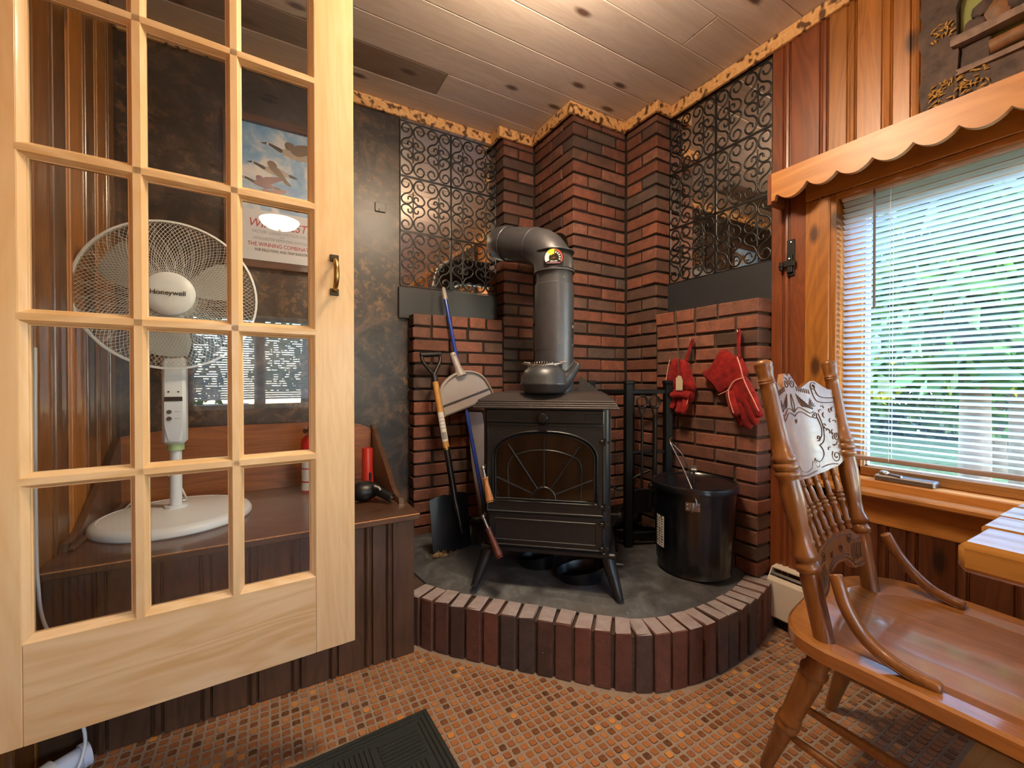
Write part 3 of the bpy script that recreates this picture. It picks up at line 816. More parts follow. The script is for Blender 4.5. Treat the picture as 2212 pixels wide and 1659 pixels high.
sm = MB(); sm.strip([(fx0 + .01, x, z) for x, z in pr2], [(fx1 - .01, x, z) for x, z in pr2], False); slat2 = sm.mesh('slat', M['slat'], 60)
z = fz1 - .03
while z > fz0 + .1: inst('slat', slat2, Matrix.Translation((0, YW4 - .018, z)), bl2); z -= .024
MB().b2((fx0 + .01, YW4 - .03, fz1 - .025), (fx1 - .01, YW4 - .006, fz1 - .002)).build('headrail', M['vinyl'], bl2)

# ---- baseboard heater under the window
hb = thing('baseboard_heater', 'cream baseboard heater with dark top slot along the pine wall', 'heater', (1.91, -.5, 0))
hp = [(1.955, .03), (1.955, .252), (1.915, .256), (1.915, .246), (1.944, .24), (1.944, .03)]
fy = frame((0, 0, 0), (1, 0, 0), (0, 0, 1), (0, 1, 0))
MB(fy).prism([(1.952, .03), (1.952, .258), (1.905, .252), (1.905, .247), (1.944, .244), (1.944, .03)], -2.5, 1.03).build('back_plate', M['cream'], hb)
MB(fy).prism([(1.878, .045), (1.868, .055), (1.868, .205), (1.876, .222), (1.880, .222), (1.874, .204), (1.874, .057), (1.880, .050)], -2.5, 1.03).build('front_panel', M['cream'], hb)
MB().b2((1.880, -2.5, .05), (1.944, 1.028, .195)).build('fin_core', M['dark_void'], hb)
MB(frame((0, 0, 0), (1, 0, 0), (0, 0, 1), (0, 1, 0))).prism([(1.888, .226), (1.899, .233), (1.9, .230), (1.889, .223)], -2.5, 1.028).build('damper_strip', M['steel'], hb)
ec = MB(fy); ec.prism([(1.952, .03), (1.952, .256), (1.905, .252), (1.868, .205), (1.868, .045)], 1.0285, 1.032); ec.build('end_cap', M['cream'], hb)
MB().b2((1.90, -2.5, 0), (1.95, 1.03, .045)).build('plinth', M['dark_void'], hb)

# ---- black slide bolt on the pine wall
bo = thing('slide_bolt', 'small black slide bolt screwed upright on the pine wall left of the window', 'bolt', (1.935, .977, 1.51))
MB().b2((1.931, .962, 1.508), (1.9395, .992, 1.662), .0025).build('back_plate', M['iron'], bo)
MB().b2((1.917, .955, 1.545), (1.931, .999, 1.572), .003).b2((1.920, .966, 1.52), (1.931, .988, 1.600), .004).build('keeper', M['iron'], bo)
MB().cyl((1.922, .999, 1.553), (1.922, 1.018, 1.553), .007, n=10).b2((1.917, 1.004, 1.535), (1.930, 1.018, 1.572), .003).build('bolt_knob', M['iron'], bo)
for zz in (1.65, 1.578, 1.535): MB().sphere((1.9305 if zz != 1.578 else 1.9185, .976, zz), (.003, .0045, .0045), 8, 6).build('screw', M['chrome'], bo)
# ================================================================ GLAZED DOOR (opened into the room)
du = Vector((.9985, .055, 0)).normalized(); dn = Vector((du.y, -du.x, 0))   # along the door, toward the viewer
DO = Vector((-.5435, 1.2309, 0))
DM = frame(DO, du, dn, (0, 0, 1))          # local x along, y toward viewer (front face at 0), z up
dr = thing('door_1', 'pale pine fifteen-pane glass door standing open on the left', None, (DO.x, DO.y, .317), None, 'structure')
DW, DZ0, DZ1, TH = .758, .317, 2.330, .036
SL, SR, BZ, TZ = .108, .656, .526, 2.213
MB(DM).b2((0, -TH, DZ0), (SL, 0, DZ1), .0015).build('stile', M['door_z'], dr)
MB(DM).b2((SR, -TH, DZ0), (DW, 0, DZ1), .0015).build('stile', M['door_z'], dr)
MB(DM).b2((SL + .0004, -TH, DZ0), (SR - .0004, -.0004, BZ), .001).build('rail', M['door_x'], dr)
MB(DM).b2((SL + .0004, -TH, TZ), (SR - .0004, -.0004, DZ1), .001).build('rail', M['door_x'], dr)
cols = [SL, SL + .183, SL + .366, SR]
rows = [BZ, .857, 1.194, 1.535, 1.874, TZ]
GY = -.018
def sticking(poly_ax, c, lo, hi, horizontal, half):
    """muntin with a flat nose and moulded flanks, tapering to the glass on both faces"""
    f = half * .42; b = half
    P = [(-f, 0), (f, 0), (f + .002, -.003), (b - .003, -.009), (b - .002, -.0125), (b, -.0135), (b, -.0225), (b - .002, -.0235), (b - .003, -.027), (f + .002, -.033), (f, -.036), (-f, -.036)]
    P = P + [(-x, y) for x, y in P[2:11][::-1]]
    m = MB(DM)
    if horizontal: m.prism(P, lo, hi, frame((0, 0, c), (0, 0, 1), (0, 1, 0), (1, 0, 0)))
    else: m.prism(P, lo, hi, frame((c, 0, 0), (1, 0, 0), (0, 1, 0), (0, 0, 1)))
    return m
for c in cols[1:3]: sticking(None, c, BZ - .004, TZ + .004, False, .017).build('muntin', M['door_z'], dr, 35)
for c in rows[1:5]: sticking(None, c, SL - .004, SR + .004, True, .017).build('muntin', M['door_x'], dr, 35)
ed = MB(DM)   # moulded edge round the glazed field
q = [(0, -.0005), (.002, -.003), (.011, -.009), (.012, -.0125), (.014, -.0135), (.014, -.0225), (.012, -.0235), (.011, -.027), (.002, -.033), (0, -.0355), (-.004, -.0355), (-.004, -.0005)]
ed.prism(q, BZ, TZ, frame((SL, 0, 0), (1, 0, 0), (0, 1, 0), (0, 0, 1)))
ed.prism(q, BZ, TZ, frame((SR, 0, 0), (-1, 0, 0), (0, 1, 0), (0, 0, 1)))
ed.build('glazing_bead', M['door_z'], dr, 35)
ed = MB(DM)
ed.prism(q, SL, SR, frame((0, 0, BZ), (0, 0, 1), (0, 1, 0), (1, 0, 0)))
ed.prism(q, SL, SR, frame((0, 0, TZ), (0, 0, -1), (0, 1, 0), (1, 0, 0)))
ed.build('glazing_bead', M['door_x'], dr, 35)
for i in range(3):
    for j in range(5):
        MB(DM).b2((cols[i] + .006, GY - .0015, rows[j] + .006), (cols[i + 1] - .006, GY + .0015, rows[j + 1] - .006)).build('pane', M['glass'], dr)
# bronze pull handle on the lock stile
hs = .7055
hd = MB(DM); hpth = smoothpath([(hs, .004, 1.397), (hs, .016, 1.392), (hs, .030, 1.376), (hs, .034, 1.355), (hs, .030, 1.334), (hs, .016, 1.318), (hs, .004, 1.313)], 4)
hd.tube(hpth, [.0052 + .0022 * math.sin(PI * i / (len(hpth) - 1)) for i in range(len(hpth))], 10)
hh = hd.build('handle', M['brass'], dr, 50); lab(hh, 'aged brass pull handle')
for zz in (1.402, 1.308):
    b = MB(DM); b.b2((hs - .0115, 0, zz - .0095), (hs + .0115, .0045, zz + .0095), .002)
    pb = b.build('backplate', M['bronze'], hh)
    MB(DM).sphere((hs - .006, .0045, zz), (.0022, .0015, .0022), 8, 5).sphere((hs + .006, .0045, zz), (.0022, .0015, .0022), 8, 5).build('screws', M['bronze'], hh)

# ================================================================ BENCH
be = thing('built_in_bench', 'dark stained board bench with curved end panels along the marbled wall', 'bench', (-.03, 1.95, 0))
MB().b2((XW3 + .002, 1.592, .527), (.507, 2.32, .55), .003).build('seat', M['bench_x'], be)
MB().b2((XW3 + .004, 1.5915, .5465), (.506, 1.5945, .5505), .001).build('worn_edge', M['worn'], be)
bx = [XW3 + .004, -.40, -.275, -.155, -.03, .095, .215, .335, .49]
for i in range(8):
    wdt = bx[i + 1] - bx[i]
    mb = MB(frame((bx[i], 1.636, 0), (1, 0, 0), (0, -1, 0), (0, 0, 1)))
    b = .010; th = .018
    pts = [(0, 0), (0, th), (wdt - .034, th), (wdt - .030, th - .008)] + [(wdt - .017 + .011 * math.cos(PI * (1 - k / 5)), th - .008 + .011 * math.sin(PI * (1 - k / 5))) for k in range(6)] + [(wdt - .004, th - .008), (wdt - .001, th - .004), (wdt - .001, 0)]
    if i == 7: pts = [(0, 0), (0, th), (.045, th), (.048, th - .008)] + [(.060 + .010 * math.cos(PI * (1 - k / 5)), th - .008 + .011 * math.sin(PI * (1 - k / 5))) for k in range(6)] + [(.072, th - .008), (.075, th), (wdt, th), (wdt, 0)]
    mb.prism(pts, .003, .526); mb.build('front_board', M['bench'], be, 30)
MB().b2((.472, 1.637, .003), (.489, 2.23, .526), .002).build('side_board', M['bench'], be)
bk = MB(frame((0, 2.314, 0), (1, 0, 0), (0, 0, 1), (0, -1, 0)))
bp = [(XW3 + .02, .551), (.468, .551), (.468, .805)] + smoothpath([(.468, .806, 0), (.40, .838, 0), (.25, .853, 0), (0, .857, 0), (-.3, .855, 0), (-.42, .845, 0), (XW3 + .02, .83, 0)], 4)
bk.prism([(p[0], p[1]) for p in bp], 0, .018); bk.build('back_board', M['bench_back'], be)
for xx, nm in ((XW3 + .003, 'end_panel'), (.470, 'end_panel')):
    prof = smoothpath([(2.318, .828, 0), (2.26, .815, 0), (2.20, .775, 0), (2.10, .715, 0), (2.0, .66, 0), (1.90, .60, 0), (1.83, .575, 0), (1.765, .572, 0)], 5)
    P = [(2.318, .551)] + [(p[0], p[1]) for p in prof] + [(1.757, .551)]
    MB(frame((xx, 0, 0), (0, 1, 0), (0, 0, 1), (1, 0, 0))).prism(P, 0, .02).build(nm, M['bench_x'], be)
MB().b2((XW3 + .024, 1.75, .551), (XW3 + .04, 2.30, .562), .003).build('cleat', M['bench_x'], be)

# ================================================================ PEDESTAL FAN
FX, FY = -.295, 1.965
fa = thing('pedestal_fan', 'white pedestal fan with round mesh cage standing on the bench behind the door', 'fan', (FX, FY, .55))
fb = MB(); fb.lathe([(.0, .551), (.232, .551), (.237, .556), (.237, .566), (.231, .577), (.214, .584), (.211, .582), (.18, .588), (.06, .596), (.034, .598), (.034, .606), (0, .606)], Matrix.Translation((FX, FY, 0)), 56)
fb.build('base', M['white_pl'], fa, 40)
MB().cyl((FX, FY, .60), (FX, FY, .84), .0185, n=20).build('pole', M['white_pl'], fa, 40)
MB().lathe([(.0195, .806), (.026, .808), (.026, .832), (.02, .834)], Matrix.Translation((FX, FY, 0)), 20).build('collar', plain('pale_green_collar', '#a9c08d', .5), fa, 40)
cb = MB(); cb.b2((FX - .035, FY - .035, .832), (FX + .035, FY + .025, 1.15), .010); cbx = cb.build('control_box', M['white_pl'], fa, 40)
y_ = FY - .0355
P = [(-.026, .985), (.026, .985)] + [(.026 - .002 * k, .90 - .009 * k - .004 * k * k * .1) for k in range(5)] + [(.010 * math.cos(PI * k / 8) * 1.7, .858 - .014 * math.sin(PI * k / 8)) for k in range(9)] + [(-.026 + .002 * k, .90 - .009 * k) for k in range(4, -1, -1)]
cp = MB(frame((FX, y_, 0), (1, 0, 0), (0, 0, 1), (0, -1, 0))); cp.prism(P, 0, .004); cp.build('control_panel', plain('pale_panel', '#cfd4dc', .35), cbx)
MB().b2((FX - .026, y_ - .005, .988), (FX + .026, y_, 1.004), .002).build('display', M['black_gl'], cbx)
for zz in (.950, .926):
    MB().cyl((FX - .012, y_ - .002, zz), (FX - .012, y_ - .0075, zz), .0075, n=16).build('button', M['dk_grey'], cbx, 40)
    MB().b2((FX + .002, y_ - .005, zz - .001), (FX + .019, y_ - .0035, zz + .001)).build('caption', M['print_grey'], cbx)
for xx in (-.014, .014): MB().cyl((FX + xx, y_ + .001, 1.022), (FX + xx, y_ - .002, 1.022), .003, n=10).build('sensor', M['ink'], cbx)
hc = Vector((FX, FY - .035, 1.363)); HRx = .257
HM = frame(hc, (1, 0, 0), (0, 0, 1), (0, -1, 0))      # lathe axis toward the viewer
mot = MB(HM); mot.lathe([(0, -.10), (.05, -.10), (.062, -.08), (.064, -.03), (.05, -.005), (0, 0)], None, 24); mot.box((0, -.09, -.045), (.05, .08, .05), .012); mot.build('motor_housing', M['white_pl'], fa, 40)
for k in range(3):
    a0 = PI * 2 * k / 3 + .42; m = MB(HM); vs = []; fs = []; nr, na = 7, 7
    for i in range(nr):
        r = .035 + (.215 - .035) * i / (nr - 1); wv = .30 + .16 * math.sin(PI * i / (nr - 1))
        for j in range(na):
            t_ = (j / (na - 1) - .5) * 2 * wv
            vs.append((r * math.cos(a0 + t_), r * math.sin(a0 + t_), .012 - .018 * (j / (na - 1) - .5) * 2))
    n0 = len(vs); vs += [(x, y, z - .002) for x, y, z in vs]
    for i in range(nr - 1):
        for j in range(na - 1):
            a = i * na + j; fs += [(a, a + 1, a + na + 1, a + na), (n0 + a, n0 + a + na, n0 + a + na + 1, n0 + a + 1)]
    m.add(vs, fs); m.build('blade', M['fan_blade'], fa, 40)
def cage(z_rim, z_hub, r_hub, nw, tw, name):
    m = MB(HM)
    for sgn in (1, -1):
        for k in range(nw):
            a = 2 * PI * k / nw; path = []
            for i in range(9):
                t_ = i / 8; r = r_hub + (HRx - r_hub) * t_; z = z_rim + (z_hub - z_rim) * (1 - t_ ** 2.2)
                path.append((r * math.cos(a + sgn * tw * t_), r * math.sin(a + sgn * tw * t_), z))
            m.tube(path, .0008, 3, caps=False)
    for r, zz in ((HRx, z_rim), (r_hub, z_hub)): m.tube([(r * math.cos(2 * PI * i / 60), r * math.sin(2 * PI * i / 60), zz) for i in range(60)], .0035 if r == HRx else .002, 6, True)
    return tag(m.build(name, M['fan_wire'], fa, 60), kind='stuff')
cage(.028, .062, .07, 108, .62, 'front_cage'); cage(.022, -.055, .065, 30, .35, 'rear_cage')
MB(HM).lathe([(HRx - .002, .016), (HRx + .004, .016), (HRx + .005, .032), (HRx - .002, .034)], None, 60, caps=False).build('cage_rim', M['white_pl'], fa, 40)
hb_ = MB(HM).lathe([(0, .058), (.074, .058), (.075, .066), (.068, .074), (.04, .079), (0, .080)], None, 36).build('hub_cap', M['white_pl'], fa, 40)
text('lettering', 'Honeywell', .023, frame(hc + Vector((-.050, -.0815, -.006)), (1, 0, 0), (0, 0, 1), (0, -1, 0)), M['ink'], hb_, .0006)
MB().tube(smoothpath([(FX - .20, FY + .25, .552), (FX - .16, 2.22, .60), (FX - .12, 2.20, .70), (FX - .04, 2.19, .66), (FX + .01, 2.1, .60), (FX + .02, FY + .02, .615)], 5), .0035, 6).build('power_cord', M['vinyl'], fa, 60)
co = MB().tube(smoothpath([(XW3 + .012, 1.60, 1.15), (XW3 + .010, 1.60, .8), (XW3 + .012, 1.595, .60), (XW3 + .018, 1.583, .53), (XW3 + .006 + .02, 1.580, .44), (XW3 + .05, 1.575, .36), (XW3 + .09, 1.565, .20), (XW3 + .115, 1.55, .10), (XW3 + .10, 1.52, .03), (XW3 + .055, 1.49, .0055)], 6), .0042, 8)
tag(co.build('extension_cord', M['vinyl'], None, 60), 'pale grey cord dropping over the bench end to the floor', 'cord')
pv = thing('pipe_fitting', 'white plastic pipe fitting on the floor under the glass door', 'pipe', (-.49, 1.55, 0))
MB().cyl((-.538, 1.50, .036), (-.49, 1.545, .040), .033, n=20).build('tee', M['white_pl'], pv, 40)
pm = MB(); pm.cyl((-.508, 1.528, .039), (-.437, 1.573, .044), .027, n=20).cyl((-.445, 1.568, .0435), (-.430, 1.577, .0445), .0315, n=20); pm.build('sleeve', plain('bluish_white_plastic', '#cfdcf0', .35), pv, 40)
MB().cyl((-.455, 1.54, .006), (-.453, 1.541, .022), .006, n=10).build('nub', M['white_pl'], pv, 40)

# ================================================================ POSTER
po = thing('framed_poster', 'framed hunting poster of flying geese over lettering, seen through the door', 'poster', (.05, 2.33, 1.9))
X0, X1, Z0, Z1 = -.172, .285, 1.590, 2.300; fw = .036
pf = MB(); yb0, yb1 = 2.312, 2.339
for a, b in (((X0, yb0, Z0), (X1, yb1, Z0 + fw)), ((X0, yb0, Z1 - fw), (X1, yb1, Z1)), ((X0, yb0, Z0 + fw), (X0 + fw, yb1, Z1 - fw)), ((X1 - fw, yb0, Z0 + fw), (X1, yb1, Z1 - fw))):
    pf.b2(a, b, .003)
pf.build('frame', M['frame_wood'], po)
ix0, ix1, iz0, iz1 = X0 + fw, X1 - fw, Z0 + fw, Z1 - fw
MB().b2((ix0, 2.330, 1.865), (ix1, 2.334, iz1)).build('sky_panel', M['sky_print'], po)
MB().b2((ix0, 2.330, iz0), (ix1, 2.334, 1.865)).build('lettered_panel', M['poster_white'], po)
PF = frame((0, 2.3295, 0), (1, 0, 0), (0, 0, 1), (0, -1, 0))
def flat(name, pts, m, parent, d): MB(PF).prism([(p[0], p[1]) for p in smoothpath([(x, z, 0) for x, z in pts], 3, True)], d, d + .0004).build(name, m, parent)
def goose(cx, cz, s, body, wing_up, dark):
    root = MB(PF).prism([(p[0], p[1]) for p in smoothpath([(cx + x * s, cz + z * s, 0) for x, z in [(-.30, .02), (-.15, .10), (.10, .10), (.36, -.03), (.50, -.07), (.34, -.10), (.05, -.12), (-.18, -.07)]], 3, True)], .0002, .0006).build('goose', body, po)
    flat('neck', [(cx + x * s, cz + z * s) for x, z in [(-.25, .06), (-.42, .12), (-.55, .15), (-.62, .14), (-.70, .105), (-.62, .10), (-.52, .09), (-.40, .03), (-.27, -.02)]], M['goose_black'], root, .0008)
    flat('cheek', [(cx + x * s, cz + z * s) for x, z in [(-.57, .14), (-.545, .145), (-.53, .11), (-.55, .095), (-.58, .11)]], M['paper'], root, .0012)
    flat('wing', [(cx + x * s, cz + z * s) for x, z in ([(-.08, .08), (.06, .24), (.30, .30), (.55, .34), (.62, .26), (.42, .14), (.22, .02), (.05, -.02)] if wing_up else [(-.12, .02), (-.16, .16), (-.06, .17), (.12, .04), (.26, -.16), (.40, -.34), (.28, -.33), (.10, -.16)])], dark, root, .0010)
    flat('far_wing', [(cx + x * s, cz + z * s) for x, z in [(-.14, .08), (-.20, .20), (-.14, .27), (-.02, .25), (.05, .12)]], dark, root, .0005)
    flat('tail', [(cx + x * s, cz + z * s) for x, z in [(.36, -.02), (.52, -.06), (.58, -.10), (.46, -.11), (.36, -.08)]], M['goose_black'], root, .0009)
goose(.115, 2.160, .20, M['goose_pale'], True, M['goose_brown'])
goose(.035, 2.062, .165, M['goose_pale'], False, M['goose_brown'])
goose(-.018, 1.990, .135, M['goose_red'], True, M['goose_red'])
goose(.005, 1.938, .12, M['goose_pale'], True, M['goose_red'])
goose(.07, 1.895, .12, M['goose_red'], True, M['goose_brown'])
TX = lambda x, z: frame((x, 2.3292, z), (1, 0, 0), (0, 0, 1), (0, -1, 0))
for body, x0, x1, z, sz, m, sh in (('WINCHESTER', -.078, .222, 1.785, .056, M['print_red'], .25), ('FACTORY LOADED SHOTGUN SHELLS', -.060, .182, 1.758, .019, M['print_grey'], 0), ('AND', .052, .072, 1.745, .010, M['print_grey'], 0), ('WINCHESTER REPEATING SHOTGUNS', -.056, .190, 1.726, .019, M['print_grey'], 0), ('THE WINNING COMBINATION', -.080, .215, 1.696, .026, M['print_red'], 0), ('FOR FIELD FOWL AND TRAP SHOOTING', -.050, .185, 1.673, .0175, M['goose_black'], 0)):
    o = text('lettering', body, sz, TX(x0, z), m, po, .0003, 'LEFT', sh)
    k_ = (x1 - x0) / max(v.co.x for v in o.data.vertices)
    for v in o.data.vertices: v.co.x *= k_
MB().b2((.50, 2.332, 1.968), (.556, 2.3395, 2.016), .002).build('cover_plate', M['faux'])
o = bpy.data.objects['cover_plate']; tag(o, 'small square blank plate painted like the marbled wall', 'plate')
MB().b2((.519, 2.3295, 1.966), (.523, 2.332, 1.980)).build('slot', M['dark_void'], o)

# ================================================================ THINGS ON THE BENCH
ex = thing('fire_extinguisher', 'red fire extinguisher on the bench, half hidden by the door edge', 'extinguisher', (.165, 2.15, .55))
EM = Matrix.Translation((.165, 2.15, 0))
MB().lathe([(0, .551), (.036, .551), (.038, .556), (.038, .775), (.034, .795), (.02, .808), (.014, .812), (0, .812)], EM, 24).build('cylinder', M['red_en'], ex, 40)
MB().lathe([(0, .812), (.013, .812), (.013, .845), (.008, .85), (0, .85)], EM, 14).build('valve', M['chrome'], ex, 40)
MB().b2((.16, 2.08, .838), (.171, 2.16, .846), .002).b2((.16, 2.075, .853), (.171, 2.16, .861), .002).build('lever', M['black_pl'], ex)
MB().cyl((.148, 2.139, .832), (.143, 2.135, .832), .012, n=14).build('gauge', M['chrome'], ex)
def curved_label(name, c, r, a0, a1, z0, z1, m, parent, n=8):
    mb = MB(); A = [(c[0] + r * math.cos(a0 + (a1 - a0) * i / n), c[1] + r * math.sin(a0 + (a1 - a0) * i / n)) for i in range(n + 1)]
    mb.strip([(x, y, z0) for x, y in A], [(x, y, z1) for x, y in A], False); return mb.build(name, m, parent, 60)
for z0, z1 in ((.565, .60), (.606, .66), (.665, .70)): curved_label('label', (.165, 2.15), .0384, rad(205), rad(320), z0, z1, M['paper'], ex)
ht = thing('hand_vacuum', 'black plastic hand tool with silver tip lying on the bench end', 'tool', (.39, 1.86, .55))
hm = MB(); hm.sphere((.352, 1.875, .592), (.062, .052, .042), 18, 12); hm.box((.345, 1.88, .590), (.11, .075, .06), .025); hm.build('body', M['black_pl'], ht, 50)
MB().tube(smoothpath([(.36, 1.872, .60), (.395, 1.84, .598), (.42, 1.80, .586), (.442, 1.765, .574)], 5), [.030, .029, .027, .025, .024, .023, .022, .021, .020, .020, .019, .019, .0185, .018, .018, .0175], 14).build('grip', M['black_pl'], ht, 50)
MB().cyl((.441, 1.767, .5745), (.4445, 1.761, .5725), .011, n=12).build('tip', M['chrome'], ht, 40)
MB().tube([(.383, 1.815, .622), (.398, 1.80, .617), (.402, 1.79, .607)], .0045, 6).build('clip', M['grey_pl'], ht, 40)
rt_ = thing('plastic_tube', 'red plastic tube standing behind the black hand tool on the bench', 'tube', (.395, 2.02, .55))
rm = MB(); rm.lathe([(0, .551), (.026, .551), (.027, .60), (.024, .64), (.0235, .745), (.021, .752), (.018, .75), (.017, .62), (0, .62)], Matrix.Translation((.395, 2.02, 0)), 20); rm.build('tube_body', M['red_pl'], rt_, 40)
MB().b2((.3965, 1.990, .607), (.407, 1.998, .642), .004).build('slot', M['dark_void'], rt_)

# ---- floor mat
ma = thing('floor_mat', 'dark green black ribbed door mat lying on the mosaic floor', 'mat', (.2, 1.15, 0))
MM = frame((mp[0], mp[1], 0), (-.9988, -.05, 0), (.05, -.9988, 0), (0, 0, 1))
MB(MM).b2((0, 0, .0012), (.72, .46, .005), .002).build('backing', M['mat'], ma)
rb = MB(MM)
def ridge(a, b, wd=.009, h=.0095):
    a, b = Vector((*a, 0)), Vector((*b, 0)); d = (b - a).normalized(); n_ = Vector((-d.y, d.x, 0)) * wd / 2
    q_ = [a - n_, a + n_, b + n_, b - n_]; t_ = [a - n_ * .5, a + n_ * .5, b + n_ * .5, b - n_ * .5]
    vs = [(p.x, p.y, .005) for p in q_] + [(p.x, p.y, h) for p in t_]
    rb.add(vs, [(4, 5, 6, 7)] + [(i, (i + 1) % 4, 4 + (i + 1) % 4, 4 + i) for i in range(4)])
for o_ in (.012, .026, .040): ridge((o_, o_), (.72 - o_, o_)); ridge((o_, .46 - o_), (.72 - o_, .46 - o_)); ridge((o_, o_), (o_, .46 - o_)); ridge((.72 - o_, o_), (.72 - o_, .46 - o_))
for bx_ in range(5):
    for by_ in range(3):
        cx_, cy_ = .055 + bx_ * .125, .055 + by_ * .12
        for k in range(8):
            t_ = .012 + k * .0135
            if (bx_ + by_) % 2: ridge((cx_ + t_, cy_), (cx_ + t_, cy_ + .112))
            else: ridge((cx_, cy_ + t_), (cx_ + .118, cy_ + t_))
tag(rb.build('ribs', M['mat'], ma), kind='stuff')
# ================================================================ WOOD STOVE (set across the corner)
su = Vector((.753, -.658, 0)).normalized(); sy_ = Vector((.658, .753, 0)).normalized()
SM = frame((.950, 1.393, 0), su, sy_, (0, 0, 1))     # x along the front, y into the stove, z up
st = thing('wood_stove', 'black cast iron wood stove with arched sunburst glass door on the hearth', 'stove', (.950 + .2 * sy_.x, 1.393 + .2 * sy_.y, HZ))
S = lambda: MB(SM)
bw = .2555
rc = .032
rr_p = []
for cx_, cy_, a0 in ((bw - rc, .004 + rc, -90), (bw - rc, .425 - rc, 0), (-bw + rc, .425 - rc, 90), (-bw + rc, .004 + rc, 180)):
    rr_p += [(cx_ + rc * math.cos(rad(a0 + 15 * k)), cy_ + rc * math.sin(rad(a0 + 15 * k))) for k in range(7)]
b = S(); b.prism(rr_p, .388, .955); body = b.build('body', M['stove'], st, 30)
b = S()
for k in range(3): b.b2((bw - .001, .05 + k * .12, .42), (bw + .004, .15 + k * .12, .92), .003)
b.build('side_panel', M['stove'], body)
b = S()   # top plate with stepped front lip and raised middle
for k, (e, z0, z1) in enumerate(((.288, .951, .959), (.283, .959, .967), (.278, .967, .975), (.272, .975, .984))): b.b2((-e, -.026 + k * .005, z0), (e, .455, z1), .0025)
rp = [(-.272, -.010, .984), (.272, -.010, .984), (.272, .45, .984), (-.272, .45, .984)]
rq = [(-.225, .055, 1.010), (.225, .055, 1.010), (.225, .43, 1.010), (-.225, .43, 1.010)]
b.strip(rp, rq); b.add(rq, [(0, 1, 2, 3)])
b.build('top_plate', M['stove_top'], st)
b = S(); b.b2((-.262, -.006, .372), (.277, .43, .392), .006); b.build('base_plate', M['stove'], st)
b = S(); b.b2((-.236, -.008, .893), (.232, .006, .946), .004); fb_ = b.build('vent_panel', M['stove'], st)
b = S()
for k in range(5):
    if k == 2: continue
    x = -.19 + k * .095; b.b2((x - .030, -.0095, .908), (x + .030, -.0075, .933), .002)
b.build('vent_slot', M['dark_void'], fb_)
b = S(); b.lathe([(0, 0), (.010, 0), (.010, .012), (.019, .016), (.0205, .028), (.017, .033), (0, .034)], frame((-.003, -.008, .915), (1, 0, 0), (0, 0, 1), (0, -1, 0)), 20); b.build('damper_knob', M['black_gl'], st, 40)
# door: plate pierced by a flattened arch
def arch(w_, zb_, zs, zt, n=40):
    """closed loop, counter-clockwise from lower left corner to lower right and over the arch"""
    P = []
    nb_, nsd, na_ = 10, 6, 28
    for i in range(nb_): P.append((-w_ + 2 * w_ * i / nb_, zb_))
    for i in range(nsd): P.append((w_, zb_ + (zs - zb_) * i / nsd))
    for i in range(na_):
        t_ = PI * i / na_; c_, s_ = math.cos(t_), math.sin(t_)
        P.append((w_ * math.copysign(abs(c_) ** .86, c_), zs + (zt - zs) * abs(s_) ** .86))
    for i in range(nsd): P.append((-w_, zs + (zb_ - zs) * i / nsd))
    return P
def rect_from(P, cx_, cz_, x0, x1, z0, z1):
    out = []
    for x, z in P:
        dx, dz = x - cx_, z - cz_
        tx = ((x1 - cx_) / dx if dx > 0 else (x0 - cx_) / dx) if abs(dx) > 1e-9 else 1e9
        tz = ((z1 - cz_) / dz if dz > 0 else (z0 - cz_) / dz) if abs(dz) > 1e-9 else 1e9
        t_ = min(tx, tz); out.append((cx_ + dx * t_, cz_ + dz * t_))
    return out
A1 = arch(.196, .590, .752, .850); A0 = arch(.207, .580, .755, .862)
Rr = rect_from(A0, 0, .70, -.228, .228, .540, .886)
lp = lambda P, y: [(x, y, z) for x, z in P]
b = S()
b.strip(lp(Rr, .002), lp(Rr, -.014)); b.strip(lp(Rr, -.014), lp(A0, -.014)); b.strip(lp(A0, -.014), lp(A1, -.002))
dd = b.build('fire_door', M['stove'], st)
b = S()
Rr2 = [(-.228, .540), (.228, .540), (.228, .886), (-.228, .886)]
b.tube([(x, -.0145, z) for x, z in Rr2], .0042, 6, True); b.build('door_rim', M['stove'], dd, 60)
b = S(); b.tube(lp(A0, -.015), .0045, 6, True); b.tube(lp(A1, -.012), .0035, 6, True); b.build('arch_moulding', M['stove'], dd, 60)
b = S(); b.prism([(x, z) for x, z in A1], 0, .004, frame((0, -.002, 0), (1, 0, 0), (0, 0, 1), (0, -1, 0))); b.build('stove_pane', M['stoveglass'], dd)
b = S(); hr = .046; hz_ = .594
hubp = [(hr * math.cos(PI * i / 14), -.010, hz_ + hr * math.sin(PI * i / 14)) for i in range(15)]; b.tube(hubp, .0048, 6)
for (x, z) in ((-.146, .808), (0, .848), (.140, .806), (-.193, .672), (.190, .676)):
    d_ = Vector((x, 0, z - hz_)).normalized(); b.tube([(d_.x * hr, -.010, hz_ + d_.z * hr), (x, -.009, z)], .0044, 6)
ia = smoothpath([(-.144, -.009, .592), (-.145, -.009, .66), (-.146, -.009, .715), (-.132, -.009, .752), (-.10, -.009, .769), (-.05, -.009, .783), (0, -.009, .787), (.05, -.009, .783), (.10, -.009, .769), (.132, -.009, .752), (.146, -.009, .715), (.145, -.009, .66), (.144, -.009, .592)], 3)
b.tube(ia, .0042, 6); b.build('sunburst_grille', M['stove'], dd, 60)
b = S(); b.b2((-.224, -.012, .402), (.228, .004, .530), .003); dwr = b.build('ash_door', M['stove'], st)
b = S(); b.tube([(x, -.012, z) for x, z in ((-.198, .424), (.200, .424), (.200, .508), (-.198, .508))], .0035, 6, True); b.tube([(x, -.012, z) for x, z in ((-.222, .404), (.226, .404), (.226, .528), (-.222, .528))], .0035, 6, True)
